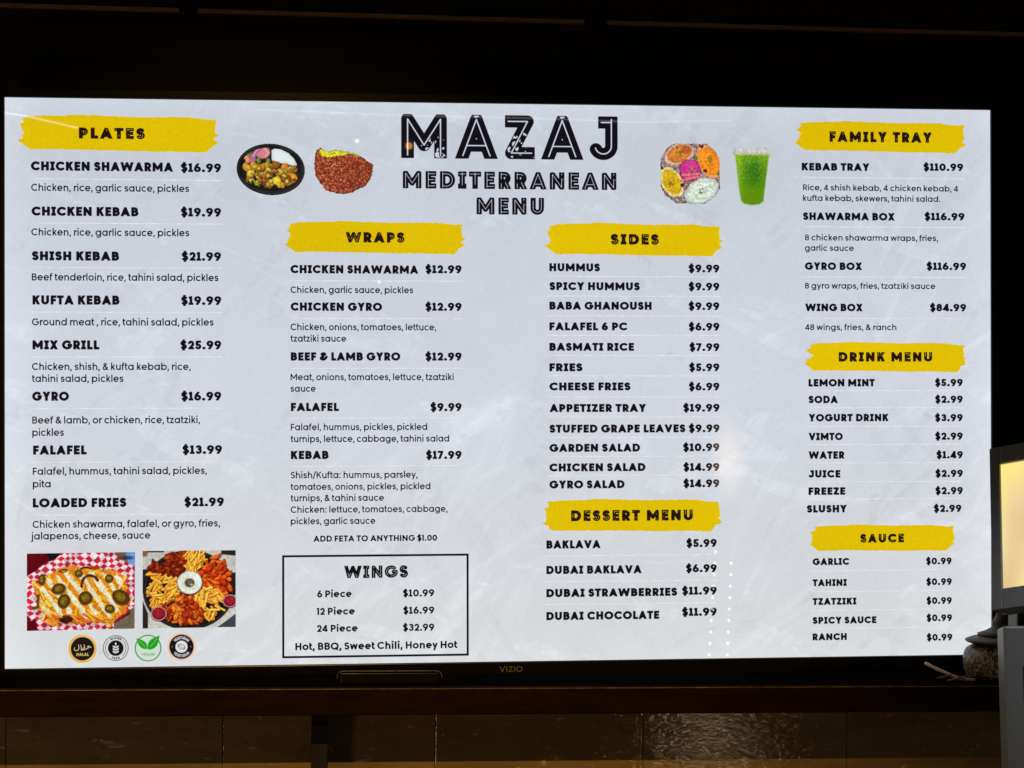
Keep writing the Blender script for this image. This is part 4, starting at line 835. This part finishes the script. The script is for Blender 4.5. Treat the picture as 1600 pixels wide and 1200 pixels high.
# speckled urn with stepped neck
def urn_mat():
    m, nt, b_ = new_mat('speckled_stoneware'); L = nt.links; tc = N(nt, 'ShaderNodeTexCoord')
    vo = N(nt, 'ShaderNodeTexVoronoi', Scale=170.); nz = N(nt, 'ShaderNodeTexNoise', Scale=150., Detail=5., Distortion=1.5)
    L.new(tc.outputs['Object'], vo.inputs['Vector']); L.new(tc.outputs['Object'], nz.inputs['Vector'])
    rp = N(nt, 'ShaderNodeValToRGB'); e = rp.color_ramp.elements; e[0].position = .40; e[0].color = (.010, .008, .006, 1); e[1].position = .62; e[1].color = (.42, .32, .16, 1)
    k = e.new(.51); k.color = (.06, .045, .026, 1); L.new(nz.outputs[0], rp.inputs[0])
    L.new(rp.outputs[0], b_.inputs['Base Color']); bp = N(nt, 'ShaderNodeBump', Strength=.5, Distance=.002); L.new(nz.outputs[0], bp.inputs['Height']); L.new(bp.outputs[0], b_.inputs['Normal']); b_.inputs['Roughness'].default_value = .4
    return m
M['urn'] = urn_mat(); M['urn_neck'] = noise_mat('olive_stoneware', (.010, .008, .0055), (.042, .033, .020), 60, .55, .8, (1, 1, 3))
UY = -.076; uc = at(1567, 1030, UY); urn = empty('urn', (uc.x, UY, zt))
tag(urn, 'dark speckled stoneware urn with stepped neck on the shelf by the screen corner', 'urn')
ppm = F/(UY-CW.y)*1.0; rr = lambda px: (1567-px)/ppm*1.0; zz = lambda py: at(1567, py, UY).z-zt
link('body', lathe('body', [(.02, .0005), (rr(1513), .0008), (rr(1509), .004), (rr(1505), zz(1045)), (rr(1503.5), zz(1030)), (rr(1505), zz(1020)), (rr(1509), zz(1013)), (rr(1516), zz(1009)), (rr(1522), zz(1007))]), M['urn'], urn)
link('rim', lathe('rim', [(rr(1523), zz(1007.5)), (rr(1510), zz(1003.5)), (rr(1506.5), zz(1001)), (rr(1508), zz(999)), (rr(1516), zz(996)), (rr(1530), zz(992))]), M['urn_neck'], urn)
link('neck', lathe('neck', [(rr(1528), zz(993)), (rr(1526), zz(990)), (rr(1540), zz(985)), (rr(1547), zz(981)), (rr(1550), zz(977)), (rr(1549), zz(972)), (rr(1551), zz(969)), (rr(1556), zz(960)), (rr(1560), zz(930)), (rr(1563), zz(915))]), M['urn_neck'], urn)

# loose white cable end and dried twigs
M['white_cable'] = noise_mat('white_cable', (.42, .40, .37), (.55, .53, .49), 200, .45, .05)
M['twig'] = noise_mat('dry_twig', (.11, .085, .055), (.24, .19, .13), 150, .8, .4)
c0, c1, c2 = at(1445, 1036, -.092), at(1466, 1046.5, -.104), at(1488, 1056, -.110)
cb = link('cable_end', tube_mesh('cable_end', [c0, c0.lerp(c1, .5), c1, c1.lerp(c2, .5)+Vector((0, 0, .0004)), c2, Vector((c2.x+.014, -.112, zt+.0036)), Vector((c2.x+.03, -.120, zt+.0034))], .0024, 10), M['white_cable'])
tag(cb, 'white cable end sticking up from the shelf beside the speckled urn', 'cable')
rg = random.Random(2); tb = at(1490, 1062, -.115)
for i in range(6):
    x0 = tb.x+rg.uniform(-.03, .012); y0 = -.117+rg.uniform(-.012, .012); L = rg.uniform(.02, .045); a = rg.uniform(-.5, .5); pts = [Vector((x0+L*t*math.cos(a), y0+L*t*math.sin(a)*.4, zt+.0016+.005*math.sin(t*3)*rg.random()+i*.0007)) for t in (0, .25, .5, .75, 1)]
    tag(link('twig', tube_mesh('twig', pts, [.0014, .0013, .0011, .0009, .0005], 6), M['twig']), 'thin dry brown twig lying on the shelf beside the urn', 'twig', 'dry twigs on the shelf')

# point-of-sale terminal in the foreground
M['grey_shell'] = noise_mat('grey_shell', (.125, .133, .142), (.155, .165, .176), 400, .45, .06)
M['dark_shell'] = noise_mat('dark_shell', (.02, .02, .021), (.03, .03, .032), 300, .4, .05)
def pos_screen():
    m, nt, b_ = new_mat('warm_display'); L = nt.links; tc = N(nt, 'ShaderNodeTexCoord'); mp = N(nt, 'ShaderNodeMapping'); mp.inputs['Scale'].default_value = (9, 1, 3.2); mp.inputs['Location'].default_value = (.2, 0, .1)
    nz = N(nt, 'ShaderNodeTexNoise', Scale=1.6, Detail=1.); L.new(tc.outputs['Object'], mp.inputs['Vector']); L.new(mp.outputs[0], nz.inputs['Vector'])
    rp = N(nt, 'ShaderNodeValToRGB'); e = rp.color_ramp.elements; e[0].position = .3; e[0].color = (*lin(204, 168, 112), 1); e[1].position = .62; e[1].color = (*lin(255, 234, 128), 1); k = e.new(.5); k.color = (*lin(232, 208, 156), 1)
    L.new(nz.outputs[0], rp.inputs[0]); L.new(rp.outputs[0], b_.inputs['Emission Color']); b_.inputs['Emission Strength'].default_value = 1.05; b_.inputs['Base Color'].default_value = (.02, .02, .02, 1); b_.inputs['Roughness'].default_value = .3
    return m
M['pos_screen'] = pos_screen()
PY = -.45; K = 2.67/2.07; p_tl, p_bl = at(1548, 703.5, PY), at(1553.2, 956, PY)
p_tl = at(1548, 703.5, PY+.095); ez = (p_tl-p_bl); hgt = ez.length; ez = ez.normalized(); wid = hgt*1.45
best = min(((abs((at(1600, 949.6, PY-k*.0005)-p_bl).normalized().dot(ez)), k) for k in range(-200, 200)))[1]
ex = (at(1600, 949.6, PY-best*.0005)-p_bl).normalized(); ey = ez.cross(ex)
pos = empty('sales_terminal', p_bl); tag(pos, 'grey sales terminal with a warm glowing display in front of the television', 'terminal')
RM = Matrix((ex, ey, ez)).transposed().to_4x4()
head = bmesh.new(); fr_ = .0115
bm_box(head, 0, wid, .0008, .02, 0, hgt, .003)
ho = link('display_shell', bm_mesh('display_shell', head), M['grey_shell'], pos); ho.matrix_local = RM
# matching front frame round the glowing display
bm = bmesh.new(); s0, st_, sb_ = .0105*K, .0185*K, .0215*K
bm_box(bm, 0, s0, -.006, .0006, 0, hgt, .0012); bm_box(bm, wid-s0, wid, -.006, .0006, 0, hgt, .0012); bm_box(bm, s0+.0001, wid-s0-.0001, -.006, .0006, hgt-st_, hgt, .0012); bm_box(bm, s0+.0001, wid-s0-.0001, -.006, .0006, 0, sb_, .0012)
fo = link('display_frame', bm_mesh('display_frame', bm), M['grey_shell'], pos); fo.matrix_local = RM
do = link('display', np_mesh('display', [(s0-.001, -.0012, sb_-.001), (wid-s0, -.0012, sb_-.001), (wid-s0, -.0012, hgt-st_+.001), (s0-.001, -.0012, hgt-st_+.001)], [(0, 1, 2, 3)], 4), M['pos_screen'], pos); do.matrix_local = RM
# housing below the display
q0 = at(1567, 978, PY-.02)-p_bl; q1 = at(1573.5, 1200, PY-.02)-p_bl
bm = bmesh.new(); H2 = (q0.z-q1.z)*1.5; bm_box(bm, 0, .33, -.004, .09, -H2, 0, .003); st2 = link('stand_housing', bm_mesh('stand_housing', bm), M['grey_shell'], pos)
st2.location = q0; st2.rotation_euler = (R(-8), R(-1.6), R(-14))
bm = bmesh.new(); bm_box(bm, .0225, .30, -.0052, -.0042, -H2+.02, -.05, .0004); rc = link('dark_panel', bm_mesh('dark_panel', bm), M['dark_shell'], st2)
nk = at(1600, 966, PY-.0)-p_bl; box('neck', q0.x+.03, q0.x+.14, .012, .05, q0.z-.03, q0.z+.05, M['dark_shell'], pos, .003)
lt = at(1568, 957.5, PY)-p_bl; box('label_strip', lt.x-.0025, lt.x+.0035, -.004, .001, lt.z-.0012, lt.z+.0004, M['white_cable'], pos)

# ------------------------------------------------------------------ lamps of the room, seen mirrored in the glossy screen, and added glint lights
def mirror_at(px, py, dist):
    d = ray(px, py); p = CW + d*((0-(CW-TC).y)/d.y); nrm = RT @ Vector((0, 1, 0)); d2 = d-2*d.dot(nrm)*nrm
    return p+d2*dist
def ball(name, p, r, mat, parent=None, scale=(1, 1, 1)):
    bm = bmesh.new(); bmesh.ops.create_icosphere(bm, subdivisions=2, radius=r); me = bm_mesh(name, bm)
    o = link(name, me, mat, parent); o.location = p; o.scale = scale; return o
M['tiny_bulb'] = emit_mat('tiny_bulb', (1, .84, .58), 15)
for lb, px0, px1, ys in (('hanging string of tiny warm bulbs mirrored across the ends of the dessert prices', 1118, 1108, [y for y in np.arange(862, 1300, 17.9)]), ('hanging string of tiny warm bulbs mirrored on bare screen beside the dessert prices', 1143.5, 1136, [y for y in np.arange(880, 1300, 17.9)])):
    root = empty('string_light', mirror_at(px0, ys[0], 4.2)); tag(root, lb, 'string light', 'string lights mirrored in the screen')
    pts = []
    for y in ys:
        f = (y-862)/165; p = mirror_at(px0+(px1-px0)*f, y, 4.2); pts.append(p-root.location); ball('bulb', p-root.location, .0042, M['tiny_bulb'], root)
    link('wire', tube_mesh('wire', [p+Vector((0, -.01, 0)) for p in pts], .001, 5), M['dark_shell'], root)
def hang(name, px, py, r, col, s, label, cat, scale=(1, 1, 1), dist=4.5):
    o = ball(name, mirror_at(px, py, dist), r, emit_mat(name, col, s), None, scale); tag(o, label, cat); return o
hang('filament_bulb', 639, 228, .012, (1, .42, .08), 14, 'orange filament bulb mirrored in the first title letter', 'bulb')
hang('pendant_bulb', 558, 220, .008, (1, .80, .6), 12, 'small warm bulb mirrored above the falafel picture', 'bulb')
hang('spot_bulb', 592.5, 440.5, .006, (1, .92, .8), 10, 'tiny white bulb mirrored under the first wrap price line', 'bulb')
def glow_panel(px, py, rx, rz, dist, peak):
    m, nt, b_ = new_mat('frosted_diffuser'); L = nt.links; tc = N(nt, 'ShaderNodeTexCoord'); ln = N(nt, 'ShaderNodeVectorMath', operation='LENGTH'); L.new(tc.outputs['Object'], ln.inputs[0])
    mr = N(nt, 'ShaderNodeMapRange', interpolation_type='SMOOTHSTEP'); mr.inputs[1].default_value = 1; mr.inputs[2].default_value = .05; mr.inputs[3].default_value = 0; mr.inputs[4].default_value = peak
    L.new(ln.outputs['Value'], mr.inputs[0]); L.new(mr.outputs[0], b_.inputs['Emission Strength']); b_.inputs['Emission Color'].default_value = (1, .74, .48, 1); b_.inputs['Base Color'].default_value = (.02, .02, .02, 1)
    bm = bmesh.new(); bmesh.ops.create_cone(bm, cap_ends=True, segments=48, radius1=1, radius2=1, depth=.1); o = link('wall_light', bm_mesh('wall_light', bm), m)
    p = mirror_at(px, py, dist); o.location = p; o.scale = (rx, rz, .1); o.rotation_euler = ((mirror_at(px, py, 0)-p).to_track_quat('Z', 'Y')).to_euler()
    tag(o, 'tall frosted warm light mirrored beside the sides prices', 'light')
glow_panel(1138, 715, .085, .20, 4.5, 4.2)
def tube_lamp(name, pts, r, s, label, dist=4.6):
    P = [mirror_at(*p, dist) for p in pts]; o = link(name, tube_mesh(name, P, r, 6), emit_mat(name, (1, .93, .82), s)); tag(o, label, 'lamp')
tube_lamp('strip_lamp', [(-20, 172), (40, 181), (122, 200)], .0022, 9, 'slanting thin light strip mirrored over the plates heading')
tube_lamp('strip_lamp', [(400, 171), (620, 180), (840, 185), (1000, 191), (1145, 188)], .0016, 4, 'long thin light strip mirrored along the top of the screen')
for px_, py_ in ((1094, 1150), (1108, 1190), (1098, 1235)): lamp('tile_glint_light', mirror_at(px_, py_, 4.0), 1.2, (1, .70, .32), .022)  # added unseen lights, placed to make glints on the tiles
